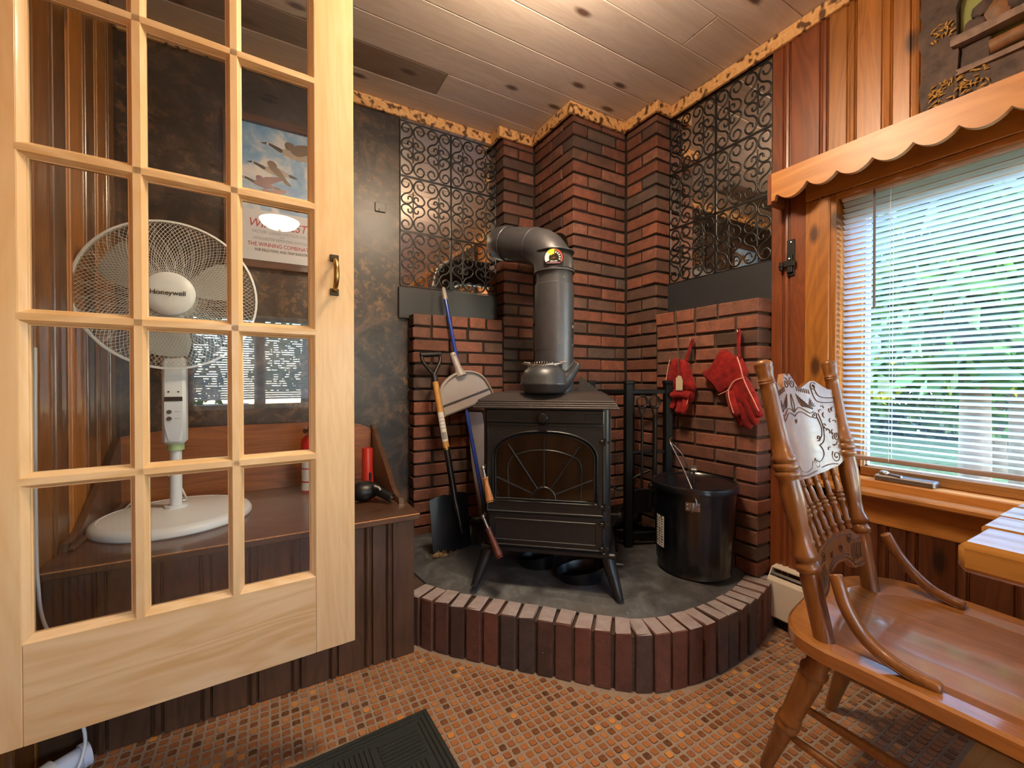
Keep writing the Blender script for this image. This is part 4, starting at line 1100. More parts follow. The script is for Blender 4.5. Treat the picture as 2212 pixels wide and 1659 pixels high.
b.build('raised_border', M['stove'], dwr, 60)
b = S()
b.b2((-.226, -.012, .531), (.226, .002, .538), .002); b.build('mid_rail', M['stove'], st)
for zz in (.826, .574, .508, .414):
    b = S(); b.cyl((.2375, -.016, zz - .014), (.2375, -.016, zz + .014), .0068, n=10).b2((.214, -.019, zz - .006), (.237, -.010, zz + .007), .002).b2((.237, -.014, zz - .005), (.252, .004, zz + .005), .002); b.build('hinge', M['black_gl'], st, 40)
# spring-cool handles
def stove_handle(p, q, m, nm):
    b = S(); p_, q_ = Vector(p), Vector(q); d_ = (q_ - p_)
    b.sphere(p, .0095, 12, 8); b.cyl((p[0], .004, p[2]), p, .007, n=10); b.tube([p_, p_ + d_ * .14, p_ + d_ * .30], [.006, .0055, .0065], 10)
    rod = b.build('latch_handle', M['steel'], st, 40)
    L = d_.length; Mx = SM @ axM(p_ + d_ * .28, q_); L2 = L * .72
    g_ = MB(Mx); g_.lathe([(0, 0), (.0125, 0), (.0135, L2 * .04), (.011, L2 * .08), (.010, L2 * .25), (.0135, L2 * .6), (.016, L2 * .88), (.0165, L2 * .93), (.013, L2 * .97), (.0165, L2), (0, L2)], None, 16)
    lab(g_.build('grip', m, rod, 40), nm)
stove_handle((-.2435, -.030, .712), (-.209, -.052, .582), M['handle_wood'], 'pale turned wood grip')
stove_handle((-.2435, -.028, .514), (-.168, -.058, .368), M['handle_red'], 'reddish turned wood grip')
b = S(); b.cyl((.250, .19, .487), (.300, .19, .487), .006, n=10).cyl((.296, .19, .487), (.305, .19, .487), .0135, n=16); b.build('air_control', M['black_gl'], st, 40)
for (x, y, sx_, fy_) in ((-.235, .03, -1, -1), (.245, .03, 1, -1), (-.235, .38, -1, 1), (.245, .38, 1, 1)):
    b = S(); pth = smoothpath([(x, y, .378), (x + sx_ * .010, y + fy_ * .014, .34), (x + sx_ * .030, y + fy_ * .035, .28), (x + sx_ * .043, y + fy_ * .050, .24), (x + sx_ * .048, y + fy_ * .056, HZ + .001)], 4)
    n_ = len(pth); b.tube(pth, [.034 - .022 * (i / (n_ - 1)) ** .7 + (.004 if i > n_ - 3 else 0) for i in range(n_)], 12); b.build('leg', M['stove'], st, 50)
b = S(); b.b2((.10, .385, 1.008), (.112, .44, 1.03)).prism([(0, 0), (.10, 0), (.012, .075)], 0, .012, frame((.115, .40, 1.0095), (1, 0, 0), (0, 0, 1), (0, -1, 0))); b.build('flue_bracket', M['stove_top'], st)

# ================================================================ STOVE PIPE
px_, py_ = 1.137, 1.588
sp = thing('stove_pipe', 'black stove pipe rising and bending back into the chimney side', 'pipe', (px_, py_, 1.0))
r0 = .088
PM = Matrix.Translation((px_, py_, 0))
MB().lathe([(r0 - .002, 1.0105), (r0, 1.02), (r0, 1.205)], PM, 40).build('pipe_section', M['pipe'], sp, 40)
MB().lathe([(r0 + .0012, 1.200), (r0 + .0012, 1.495), (r0 - .002, 1.498)], PM, 40).build('pipe_section', M['pipe'], sp, 40)
MB().lathe([(r0 - .006, 1.49), (r0 - .006, 1.57)], PM, 40).build('pipe_section', M['pipe'], sp, 40)
def bend(c0, d0, c1, d1, ctrl, n=7):
    out = []
    for i in range(n + 1):
        t_ = i / n; out.append(Vector(c0) * (1 - t_) ** 2 + Vector(ctrl) * 2 * t_ * (1 - t_) + Vector(c1) * t_ ** 2)
    return out
c2 = Vector((1.050, 2.005, 1.795)); dirA = (c2 - Vector((px_, py_, 1.665))).normalized()
e1 = bend((px_, py_, 1.552), None, Vector((px_, py_, 1.665)) + dirA * .125, None, (px_, py_, 1.665), 5)
el = MB(); el.tube(e1, [r0 + .003, r0 + .003] + [r0] * 4, 40, caps=False); el.lathe([(r0 + .006, 1.549), (r0 + .006, 1.556), (r0 + .003, 1.558)], PM, 40); el.lathe([(r0 + .0035, 1.640), (r0 + .0045, 1.643), (r0 + .0035, 1.646)], PM, 40)
el.build('elbow', M['pipe'], sp, 30)
j1 = e1[-1]; j2 = c2 - dirA * .115; j3 = c2 + Vector((.125, .0, .0))
MB().tube([j1 - dirA * .01, j2], r0 - .003, 40, caps=False).build('pipe_section', M['pipe'], sp, 40)
rg = MB()
for q_ in (j1, j2 - dirA * .01): rg.lathe([(r0 - .001, -.004), (r0 + .0015, -.002), (r0 + .0015, .002), (r0 - .001, .004)], axM(q_, q_ + dirA), 40, caps=False)
rg.build('seam_ring', M['pipe'], sp, 40)
e2 = bend(j2, None, j3, None, c2, 5)
el = MB(); el.tube([j2 - dirA * .012] + e2, r0, 40, caps=False); el.build('elbow', M['pipe'], sp, 30)
MB().tube([j3, (1.452, j3.y, j3.z)], r0 - .003, 36, caps=False).build('pipe_section', M['pipe'], sp, 40)
MB().lathe([(r0, 0), (r0 + .028, 0), (r0 + .028, .006), (r0, .010)], axM((1.4535, j3.y, j3.z), (1.40, j3.y, j3.z)), 36).build('thimble_ring', M['bronze'], sp, 40)
sc_m = MB()
for zz, aa in ((1.22, 250), (1.22, 300), (1.515, 262), (1.515, 310)):
    a_2 = rad(aa); sc_m.sphere((px_ + (r0 + .001) * math.cos(a_2), py_ + (r0 + .001) * math.sin(a_2), zz), .0032, 8, 5)
sc_m.build('screws', M['steel'], sp)
a_2 = rad(283); c_ = (px_, py_)
lb1 = curved_label('approval_label', c_, r0 + .0022, rad(296), rad(306), 1.252, 1.318, M['dark_void'], sp, 4)
lb2 = curved_label('approval_print', c_, r0 + .0028, rad(297), rad(305), 1.296, 1.310, M['grey_pl'], lb1, 4)
# magnetic thermometer on the elbow collar
th_dir = Vector((-.60, -.80, 0)).normalized(); th_c = Vector((px_, py_, 1.593)) + Vector((.066, -.8 * (r0 + .008), 0)) * 0 + th_dir * (r0 + .0075)
th_c = Vector((px_, py_, 1.596)) + th_dir * (r0 + .0075)
tx_ = Vector((th_dir.y, -th_dir.x, 0)) * -1
TM = frame(th_c, tx_, (0, 0, 1), th_dir)
gt = thing('stove_thermometer', 'small round magnetic dial with yellow and red zones on the stove pipe', 'thermometer', tuple(th_c))
def sector(r_a, r_b, a0, a1, n=14):
    return [(r_b * math.cos(a0 + (a1 - a0) * i / n), r_b * math.sin(a0 + (a1 - a0) * i / n)) for i in range(n + 1)] + [(r_a * math.cos(a1 + (a0 - a1) * i / n), r_a * math.sin(a1 + (a0 - a1) * i / n)) for i in range(n + 1)]
def dial(name, P, z0, z1, m): MB(TM).prism(P, z0, z1).build(name, m, gt)
rD = .043
P = [(rD * math.cos(a), rD * math.sin(a)) for a in [rad(-38 + (256) * i / 30) for i in range(31)]]
dial('case', P, -.006, .001, M['black_gl'])
dial('white_zone', sector(.021, .039, rad(140), rad(208)), .001, .0018, M['paper'])
dial('yellow_zone', sector(.016, .039, rad(84), rad(140)), .001, .0019, M['yellow'])
dial('red_zone', sector(.033, .039, rad(-28), rad(80)), .001, .0018, M['gred'])
for k in range(5): dial('mark', sector(.022, .030, rad(-20 + k * 21), rad(-9 + k * 21), 3), .001, .0018, M['paper'])
dial('base_band', [(-.030, -.0245), (.030, -.0245), (.026, -.019), (-.026, -.019)], .001, .0018, M['goose_red'])
dial('base_text', [(-.016, -.016), (.016, -.016), (.014, -.012), (-.014, -.012)], .001, .0018, M['paper'])
dial('hub', sector(0.0, .0135, 0, 2 * PI - .001, 20), .001, .003, M['bronze'])
dial('needle', [(.004, .004), (.005, -.002), (-.016, -.006)], .003, .0042, M['brass'])

# ================================================================ KETTLE
KX = SM @ Vector((-.008, .074, 0)); kt = thing('kettle', 'black cast iron kettle with coiled spring handle on the stove top', 'kettle', (KX.x, KX.y, 1.0105))
KM = frame((KX.x, KX.y, 0), su, sy_, (0, 0, 1)); z_ = 1.0105
kb = MB(KM); kb.lathe([(0, z_), (.078, z_), (.088, z_ + .008), (.097, z_ + .030), (.101, z_ + .036), (.101, z_ + .040), (.098, z_ + .046), (.094, z_ + .068), (.083, z_ + .092), (.064, z_ + .108), (.058, z_ + .110), (.056, z_ + .113), (0, z_ + .116)], None, 40); kbo = kb.build('body', M['kettle'], kt, 40)
ks = MB(KM); ks.tube(smoothpath([(.070, 0, z_ + .040), (.098, 0, z_ + .068), (.122, 0, z_ + .102), (.134, 0, z_ + .124)], 4), [.036, .034, .032, .029, .027, .024, .022, .021, .020, .019, .018, .0175, .017], 16); ks.build('spout', M['kettle'], kt, 50)
MB(KM).lathe([(0, 0), (.018, 0), (.0185, .004), (.012, .008), (0, .009)], axM((.131, 0, z_ + .121), (.146, 0, z_ + .134)), 16).build('spout_lid', M['chrome'], kt, 40)
for e in (-1, 1): MB(KM).b2((e * .066 - .008, -.006, z_ + .104), (e * .066 + .008, .006, z_ + .124), .004).build('lug', M['kettle'], kt)
rod = MB(KM); rod.tube([(-.092, -.02, z_ + .122), (-.062, -.04, z_ + .116), (.0, -.048, z_ + .115), (.062, -.04, z_ + .119), (.090, -.02, z_ + .126)], .0026, 8)
rod.tube([(-.088, .0, z_ + .127), (-.06, .0, z_ + .124)], .0028, 8).tube([(.062, .0, z_ + .126), (.092, .0, z_ + .130)], .0028, 8)
hr_ = rod.build('bail', M['chrome'], kt, 50)
hx = MB(KM); pth = []
for i in range(150):
    t_ = i / 149; a = t_ * 2 * PI * 11; r = .004 + .0125 * math.sin(PI * t_) ** .7
    pth.append((-.058 + .112 * t_, -.047 + r * math.cos(a), z_ + .1155 + r * math.sin(a)))
hx.tube(pth, .0013, 5); lab(hx.build('spring_grip', M['chrome'], hr_, 60), 'coiled wire spring grip')

# ================================================================ THINGS UNDER THE STOVE
def scoop(name, label, c, rot, L, W):
    t_ = thing(name, label, 'pan', (c[0], c[1], HZ)); Mx = Matrix.Translation((c[0], c[1], HZ)) @ Matrix.Rotation(rot, 4, 'Z')
    m = MB(Mx); lo = []; out = []; inn = []; bot = []
    for i in range(24):
        a = 2 * PI * i / 24; x, y = L * math.cos(a), W * math.sin(a); h = .052 - .018 * math.cos(a)
        out.append((x, y, h)); lo.append((x * .86, y * .84, .001)); inn.append((x * .95, y * .93, h - .002)); bot.append((x * .82, y * .8, .008))
    m.strip(lo, out); m.strip(out, inn); m.strip(inn, bot); m.add(lo, [tuple(range(24))]); m.add(bot, [tuple(range(24))])
    m.build('bowl', M['black_gl'], t_, 50)
    m = MB(Mx); m.tube(smoothpath([(-L * .9, 0, .045), (-L * 1.25, 0, .062), (-L * 1.7, 0, .060)], 4), .010, 8); m.build('handle', M['black_gl'], t_, 50)
scoop('ash_pan', 'black oval pan on the hearth under the stove, left of the pair', (1.050, 1.600), rad(140), .085, .062)
scoop('ash_pan', 'black oval pan on the hearth under the stove, right of the pair', (1.140, 1.400), rad(150), .105, .078)

# ================================================================ SHOVEL, BROOM, DUSTPAN, PLATE
sh = thing('shovel', 'square black shovel with wooden D-grip shaft leaning on the left brick wall', 'shovel', (.775, 1.90, HZ))
T = Vector((.740, 2.142, 1.198)); B = Vector((.797, 1.938, .46)); ax_ = (T - B).normalized()
g0 = B + ax_ * ((T - B).length - .13); w0 = B + ax_ * .27
MB().tube([w0, g0], [.0165, .0155], 14).build('shaft', wood('ash_shaft', '#d0a058', '#a97634', 'Z', 70, 5, .45, .25, contrast=.5), sh, 40)
side = Vector((1, 0, 0)); side = (side - ax_ * side.dot(ax_)).normalized()
gm = MB(); top_ = g0 + ax_ * .130
gm.tube([g0 - ax_ * .02, g0 + ax_ * .025], [.017, .015], 12)
for e in (-1, 1): gm.tube(smoothpath([g0 + ax_ * .02, g0 + ax_ * .05 + side * e * .022, g0 + ax_ * .095 + side * e * .048, top_ + side * e * .050], 4), .0095, 10)
gm.tube([top_ - side * .056, top_ + side * .056], .0135, 12); gm.build('d_grip', M['black_pl'], sh, 50)
MB().tube([B + ax_ * .262, B + ax_ * .275], .0178, 14).build('ferrule', M['brass'], sh, 40)
MB().tube(smoothpath([B + ax_ * .265, B + ax_ * .12, B + ax_ * .0, B - ax_ * .06 + Vector((0, -.012, 0)), B - ax_ * .14 + Vector((0, -.016, 0))], 4), [.016] * 9 + [.017, .017, .015, .013, .011, .009, .008, .006], 12).build('socket', M['black_gl'], sh, 50)
lbM = axM(w0 + ax_ * .02, w0 + ax_ * .2, 0); vdir = Vector((-.35, -1, 0)); vdir = (vdir - ax_ * vdir.dot(ax_)).normalized(); vx = vdir.cross(ax_)
def onshaft(a0, a1, s0, s1, r, name, m, par):
    mb = MB(); A_ = []; Bb = []
    for i in range(9):
        a = a0 + (a1 - a0) * i / 8; o_ = (vdir * math.cos(a) + vx * math.sin(a)) * r
        A_.append(w0 + ax_ * s0 + o_); Bb.append(w0 + ax_ * s1 + o_)
    mb.strip(A_, Bb, False); return mb.build(name, m, par, 60)
stk = onshaft(rad(-58), rad(58), .035, .185, .0166, 'price_sticker', M['paper'], sh)
for k in range(9): onshaft(rad(-40 + k * 9), rad(-36 + k * 9 + (k % 3)), .045, .082, .0169, 'barcode_bar', M['ink'], stk)
for k in range(4): onshaft(rad(-45), rad(40), .10 + k * .018, .104 + k * .018, .0169, 'print_line', M['print_grey'], stk)
bx_, bz = Vector((1, .18, 0)).normalized(), Vector((-.02, .15, 1)).normalized()
bM = frame(Vector((.782, 1.918, HZ + .006)), bx_, bz.cross(bx_).normalized(), bz)
bm_ = MB(bM); nU, nV = 12, 8; vs = []
for j in range(nV + 1):
    v_ = j / nV
    for i in range(nU + 1):
        u_ = i / nU * 2 - 1; wdt = .108
        zt = .272 - .018 * abs(u_) ** 2 * (1 if abs(u_) < .8 else 1) + (.008 if abs(u_) > .3 else 0)
        vs.append((u_ * wdt, -.024 * (1 - abs(u_) ** 2.4) * (.35 + .65 * v_) + .014, v_ * zt))
fs = [(j * (nU + 1) + i, j * (nU + 1) + i + 1, (j + 1) * (nU + 1) + i + 1, (j + 1) * (nU + 1) + i) for j in range(nV) for i in range(nU)]
n0 = len(vs); vs2 = vs + [(x, y + .003, z) for x, y, z in vs]
fs2 = fs + [tuple(i + n0 for i in f[::-1]) for f in fs]
bm_.add(vs2, fs2); bm_.build('blade', M['black_gl'], sh, 50)
db = MB(); rr = random.Random(3)
for i in range(70):
    x, y = .675 + rr.gauss(.03, .03), 1.895 + rr.gauss(0, .012); h = rr.uniform(.004, .03)
    a = rr.uniform(0, 6.28); db.tube([(x, y, HZ + .001 + h * .2), (x + .012 * math.cos(a), y + .012 * math.sin(a), HZ + .002 + h)], .0012, 3)
db.sphere((.69, 1.90, HZ + .012), (.026, .014, .013), 10, 6).sphere((.715, 1.893, HZ + .008), (.022, .012, .009), 10, 6)
tag(db.build('dry_debris', M['straw']), 'clump of dry brown debris at the shovel blade corner', 'debris', None, 'stuff')
br = thing('broom', 'blue-handled broom leaning up to the left scroll grille, dustpan clipped on', 'broom', (.975, 1.95, HZ))
p0, p1 = Vector((.980, 1.972, HZ + .13)), Vector((.861, 2.243, 1.520)); pd = (p1 - p0).normalized()
MB().tube([p0, p1], .0105, 12).build('pole', M['blue_pole'], br, 40)
MB().tube([p1 - pd * .008, p1, p1 + pd * .055, p1 + pd * .066], [.013, .0135, .0105, .006], 12).build('end_cap', M['grey_pl'], br, 40)
hd_ = MB(); hd_.box((.982, 1.965, HZ + .125), (.17, .04, .03), .008); hd_.tube([p0 - pd * .03, p0 + pd * .06], [.018, .014], 10); hd_.build('head_block', M['black_pl'], br, 40)
bs = MB(); rr = random.Random(5)
for i in range(230):
    x, y = rr.uniform(-.078, .078), rr.uniform(-.015, .015); bs.tube([(.982 + x, 1.965 + y, HZ + .115), (.982 + x * 1.15, 1.962 + y * 1.3, HZ + .002)], .0011, 3, caps=False)
tag(bs.build('bristles', M['black_pl'], br), kind='stuff')
dp = thing('dustpan', 'grey upright dustpan clipped on the blue broom pole', 'dustpan', (.92, 2.075, .93))
ang = rad(18.3); dx_ = Vector((math.cos(ang), 0, math.sin(ang))); dz_ = Vector((-math.sin(ang), .12, math.cos(ang))).normalized()
DPM = frame((.936, 2.096, .937), dx_, dz_.cross(dx_).normalized(), dz_)
def pan_loop(s, y, zoff=0):
    P = [(-.158, -.02), (.158, -.02), (.160, .02), (.152, .055)] + [(.150 * math.cos(a) * (1 if True else 1), .055 + .125 * math.sin(a) ** .9) for a in [PI * i / 18 for i in range(1, 18)]] + [(-.152, .055), (-.160, .02)]
    return [(x * s, y, (z + zoff) * s) for x, z in P]
dm = MB(DPM); L0 = pan_loop(1, .0); L1 = pan_loop(.985, -.012); L2 = pan_loop(.93, -.018, .002); L3 = pan_loop(.90, -.004, .004)
dm.strip(L0, L1); dm.strip(L1, L2); dm.strip(L2, L3); dm.add(L0, [tuple(range(len(L0)))]); dm.add(L3, [tuple(range(len(L3)))]); dm.build('pan', M['grey_pl'], dp, 40)
MB(DPM).b2((-.147, -.011, .032), (.147, -.006, .040), .002).build('step_ridge', M['dk_grey'], dp)
MB(DPM).b2((-.150, -.014, -.021), (.150, .002, -.012), .002).build('lip', M['dk_grey'], dp)
nk = MB(DPM); nk.tube([(.012, -.004, .150), (.014, .006, .195), (.022, .030, .285)], [.032, .020, .0170], 14); nk.build('neck', M['grey_pl'], dp, 50)
MB(DPM).cyl((.021, .010, .270), (.021, .005, .270), .0035, n=10).build('rivet', M['ink'], dp)
pl = MB(frame((.982, 2.045, HZ + .001), Vector((1, .1, 0)).normalized(), Vector((-.1, .97, -.22)).normalized(), Vector((-.012, .215, .976)).normalized()))
pl.prism([(.020, 0), (.095, 0), (.095, .655), (.085, .668), (-.005, .675), (-.010, .40), (.003, .15)], 0, .003, frame((0, 0, 0), (1, 0, 0), (0, 0, 1), (0, -1, 0)))
plo = tag(pl.build('metal_plate', plain('grey_sheet_metal', '#a39692', .4, .55, noise=.12, nscale=8)), 'narrow grey sheet metal plate leaning between broom and stove', 'plate')

# ================================================================ FIREPLACE TOOL RACK AND TOOLS
M['rack'] = plain('black_powder_coat', '#0b0b0c', .5, spec=.25)
rk = thing('tool_rack', 'black square-tube fireplace tool rack in the corner right of the stove', 'rack', (1.64, 1.60, HZ))
A_, B_, C_, D_ = Vector((1.57, 1.555, 0)), Vector((1.765, 1.475, 0)), Vector((1.482, 1.735, 0)), Vector((1.69, 1.66, 0))
xa = (B_ - A_).normalized(); RM = lambda o_: frame(o_, xa, Vector((-xa.y, xa.x, 0)), (0, 0, 1))
for p_ in (A_, B_, C_, D_):
    m = MB(RM(p_)); m.b2((-.0185, -.0185, HZ + .001), (.0185, .0185, 1.045), .003); pst = m.build('post', M['rack'], rk); m = MB(RM(p_)); m.b2((-.021, -.021, 1.043), (.021, .021, 1.062), .003); m.build('post_cap', M['rack'], pst)
def rail(a, b, z, h=.02, nm='rail'):
    m = MB(); d_ = (b - a); m = MB(frame(a, d_.normalized(), Vector((-d_.y, d_.x, 0)).normalized(), (0, 0, 1))); m.b2((0, -.009, z - h / 2), (d_.length, .009, z + h / 2), .002); m.build(nm, M['rack'], rk)
for a, b in ((A_, B_), (C_, A_), (D_, B_), (C_, D_)): rail(a, b, 1.005); rail(a, b, HZ + .055, .03)
rail(A_, B_, .70, .012)
def tool(nm, label, s, zt, zb_, kind):
    o_ = A_ + (B_ - A_) * s + Vector((xa.y, -xa.x, 0)) * .022
    t_ = thing(nm, label, 'tool', (o_.x, o_.y, zb_)); fm_ = frame(o_, xa, Vector((-xa.y, xa.x, 0)), (0, 0, 1))
    m = MB(fm_); m.tube([(.027 * math.cos(2 * PI * i / 20), 0, zt + .030 * math.sin(2 * PI * i / 20)) for i in range(20)], .005, 8, True); m.tube(smoothpath([(-.016, 0, zt - .024), (-.010, 0, zt - .05), (0, 0, zt - .075)], 3), .0045, 6); m.tube(smoothpath([(.016, 0, zt - .024), (.010, 0, zt - .05), (0, 0, zt - .075)], 3), .0045, 6); m.build('loop_handle', M['iron'], t_, 50)
    m = MB(fm_); m.tube([(0, 0, zt - .07), (0, 0, zb_ + .08)], .0062 if kind != 'brush' else .011, 8); m.build('shaft', M['iron'], t_, 50)
    if kind == 'shovel':
        m = MB(fm_); m.box((0, -.004, zb_ + .06), (.085, .008, .12), .003); m.box((.042, -.012, zb_ + .06), (.004, .02, .11)); m.box((-.042, -.012, zb_ + .06), (.004, .02, .11)); m.build('blade', M['iron'], t_)
    elif kind == 'brush':
        m = MB(fm_); m.box((0, 0, zb_ + .10), (.06, .035, .05), .008); m.build('brush_block', M['iron'], t_)
        m = MB(fm_); rr = random.Random(9)
        for i in range(140): x, y = rr.uniform(-.028, .028), rr.uniform(-.014, .014); m.tube([(x, y, zb_ + .08), (x * 1.4, y * 1.4, zb_)], .0012, 3, caps=False)
        tag(m.build('bristles', M['black_pl'], t_), kind='stuff')
    else:
        m = MB(fm_); m.tube(smoothpath([(0, 0, zb_ + .085), (.004, 0, zb_ + .03), (.02, 0, zb_), (.036, 0, zb_ + .02)], 4), .0055, 8); m.build('hook', M['iron'], t_, 50)
    return t_
tool('fireplace_shovel', 'black loop-handled ash shovel hanging in the rack next to the stove side', .30, .955, .40, 'shovel')
tool('fireplace_brush', 'black loop-handled hearth brush hanging in the rack next to the bucket', .62, .955, .42, 'brush')
tg_ = thing('log_tongs', 'black iron log tongs lying low across the tool rack', 'tool', (1.62, 1.60, .3))
MB().tube(smoothpath([(1.49, 1.66, .56), (1.56, 1.60, .50), (1.63, 1.575, .56), (1.70, 1.53, .60)], 5), .006, 8).tube(smoothpath([(1.50, 1.62, .285), (1.58, 1.60, .42), (1.64, 1.57, .55)], 5), .007, 8).build('arms', M['iron'], tg_, 50)
lg = MB(axM((1.535, 1.665, .345), (1.69, 1.585, .375))); lg.lathe([(0, 0), (.050, 0), (.053, .01), (.055, .09), (.052, .165), (0, .175)], None, 14); tag(lg.build('firewood_log', plain('dark_bark_log', '#1e1815', .9, noise=.5, nscale=30, bump=.8), None, 40), 'dark log lying in the bottom of the tool rack', 'log')

# ================================================================ ASH BUCKET
BX, BY = 1.652, 1.236
bu = thing('ash_bucket', 'black ribbed metal ash bucket with lid and wire handle on the hearth', 'bucket', (BX, BY, HZ))
N = 96; prof = [(.150, HZ + .001), (.155, HZ + .006), (.152, HZ + .014), (.154, HZ + .03), (.167, .520), (.169, .545), (.172, .590)]
vs = []; 
for (r, z) in [(0, HZ + .001)] + prof:
    for k in range(N):
        a = 2 * PI * k / N; rib = 0
        if .26 < z < .53: rib = .0032 * max(0, math.cos(a * 24)) 
        vs.append(((r + rib) * math.cos(a), (r + rib) * math.sin(a), z))
zs = [HZ + .001] + [p[1] for p in prof]
# extra ring pairs so that the ribs start and stop crisply
rings = [(0, HZ + .001, 0), (.150, HZ + .001, 0), (.155, HZ + .006, 0), (.152, HZ + .014, 0), (.1535, HZ + .030, 0), (.1545, HZ + .042, 1), (.160, .38, 1), (.1665, .508, 1), (.167, .522, 0), (.169, .545, 0), (.1725, .592, 0)]
vs = [((r + rb_ * .0034 * max(0, math.cos(2 * PI * k / N * 24))) * math.cos(2 * PI * k / N), (r + rb_ * .0034 * max(0, math.cos(2 * PI * k / N * 24))) * math.sin(2 * PI * k / N), z) for r, z, rb_ in rings for k in range(N)]
fs = [(i * N + k, i * N + (k + 1) % N, (i + 1) * N + (k + 1) % N, (i + 1) * N + k) for i in range(len(rings) - 1) for k in range(N)]
MB(Matrix.Translation((BX, BY, 0))).add(vs, fs).build('body', M['black_gl'], bu, 50)
MB(Matrix.Translation((BX, BY, 0))).lathe([(.172, .588), (.182, .588), (.1835, .598), (.181, .612), (.172, .616), (.168, .610), (.150, .612), (.06, .618), (0, .620)], None, 64).build('lid', M['black_gl'], bu, 40)
vd = Vector((-BX, -BY, 0)).normalized(); vr = Vector((-vd.y, vd.x, 0))
fa_ = math.atan2(vd.y, vd.x)
def bp(a, z, r): return Vector((BX + r * math.cos(a), BY + r * math.sin(a), z))
def ear(a):
    e = MB(); A1_ = [bp(a + t_, 0, .1715) for t_ in [(-.16 + .32 * i / 6) for i in range(7)]]
    e.strip([(p.x, p.y, .523) for p in A1_], [(p.x, p.y, .558) for p in A1_], False); e.strip([(p.x, p.y, .523) for p in [bp(a + (-.16 + .32 * i / 6), 0, .1735) for i in range(7)]], [(p.x, p.y, .558) for p in [bp(a + (-.16 + .32 * i / 6), 0, .1735) for i in range(7)]], False)
    er = e.build('handle_ear', M['galv'], bu, 40)
    e = MB(); 
    for t_ in (-.115, .115):
        for z in (.532, .548): e.sphere(bp(a + t_, z, .174), .004, 8, 5)
    e.build('rivets', M['steel'], er)
    e = MB(); q = bp(a, .535, .180); e.tube([bp(a + .02, .556, .176), bp(a + .01, .545, .183), bp(a - .01, .53, .183), bp(a - .02, .523, .176)], .006, 8); e.build('loop', M['galv'], er, 50)
ear(fa_ - .02); ear(fa_ + PI - .02)
p_f = bp(fa_ - .02, .54, .182); p_b = bp(fa_ + PI - .02, .54, .182); tilt = Vector((-.10, .14, 0)) 
pk = Vector((BX - .055, BY + .075, .80))
MB().tube(smoothpath([p_f + Vector((0, 0, -.005)), p_f + Vector((.01, -.008, .03)), p_f * .62 + pk * .38 + Vector((0, 0, .035)), pk + Vector((-.075, -.055, -.012)), pk, pk + Vector((.05, .045, -.03)), p_b * .5 + pk * .5 + Vector((0, 0, .03)), p_b], 6), .0034, 8).build('bail', M['steel'], bu, 60)
lh = MB(); la = vd
lh.tube(smoothpath([Vector((BX, BY, .617)) + vd * .065, Vector((BX, BY, .650)) + vd * .050, Vector((BX, BY, .668)), Vector((BX, BY, .650)) - vd * .050, Vector((BX, BY, .617)) - vd * .065], 5), .0045, 6); lhh = lh.build('lid_handle', M['black_gl'], bu, 50)
m = MB(frame((BX, BY, .668), vr, vd, (0, 0, 1))); m.b2((-.013, -.045, -.006), (.013, .045, .006), .004); m.build('grip', M['galv'], lhh)
sa0 = fa_ - .93
stl = curved_label('warning_sticker', (BX, BY), .1665, sa0 - .20, sa0 + .14, .335, .470, M['paper'], bu, 10)
rr = random.Random(4)
for k in range(11):
    z = .342 + k * .0112
    for q_ in range(3):
        a = sa0 - .185 + q_ * .105; curved_label('print_line', (BX, BY), .1670, a, a + rr.uniform(.04, .09), z, z + rr.uniform(.003, .006), M['ink'], stl, 3)

# ================================================================ RED GLOVES ON NAILS, TAG ON A CORD
WX = 1.838
def hull(name, outline, th, x0, m, parent, rim=.45):
    """puffy leather form from a flat outline in (y, z): centre swells toward the room"""
    P = smoothpath([(y, z, 0) for y, z in outline], 4, True); n = len(P)
    cy_ = sum(p[0] for p in P) / n; cz_ = sum(p[1] for p in P) / n
    mb = MB(); L = []
    for k, (s, d) in enumerate(((1.0, 0.0), (.97, .45), (.86, .8), (.60, 1.0), (.30, 1.06))):
        L.append([(x0 - th * d, cy_ + (p[0] - cy_) * s, cz_ + (p[1] - cz_) * s) for p in P])
    Bk = [[(x0 + th * .35 * d, cy_ + (p[0] - cy_) * s, cz_ + (p[1] - cz_) * s) for p in P] for s, d in ((.92, 1.0), (.5, 1.0))]
    for i in range(4): mb.strip(L[i], L[i + 1])
    mb.strip(L[0], Bk[0]); mb.strip(Bk[0], Bk[1])
    mb.add(L[-1], [tuple(range(n))]); mb.add(Bk[-1], [tuple(range(n))])
    return mb.build(name, m, parent, 70)
def finger(pts, r, parent, nm='finger'):
    P = smoothpath(pts, 5); n = len(P)
    rr_ = []
    for i in range(n):
        t_ = i / (n - 1); rr_.append(r * (1.0 - .12 * t_) * (1 if t_ < .85 else math.sqrt(max(.03, 1 - ((t_ - .85) / .155) ** 2))))
    return MB().tube(P, rr_, 12).build(nm, M['suede'], parent, 70)
GX = 1.800
gg = 'red leather welding gloves hung on the brick wall'
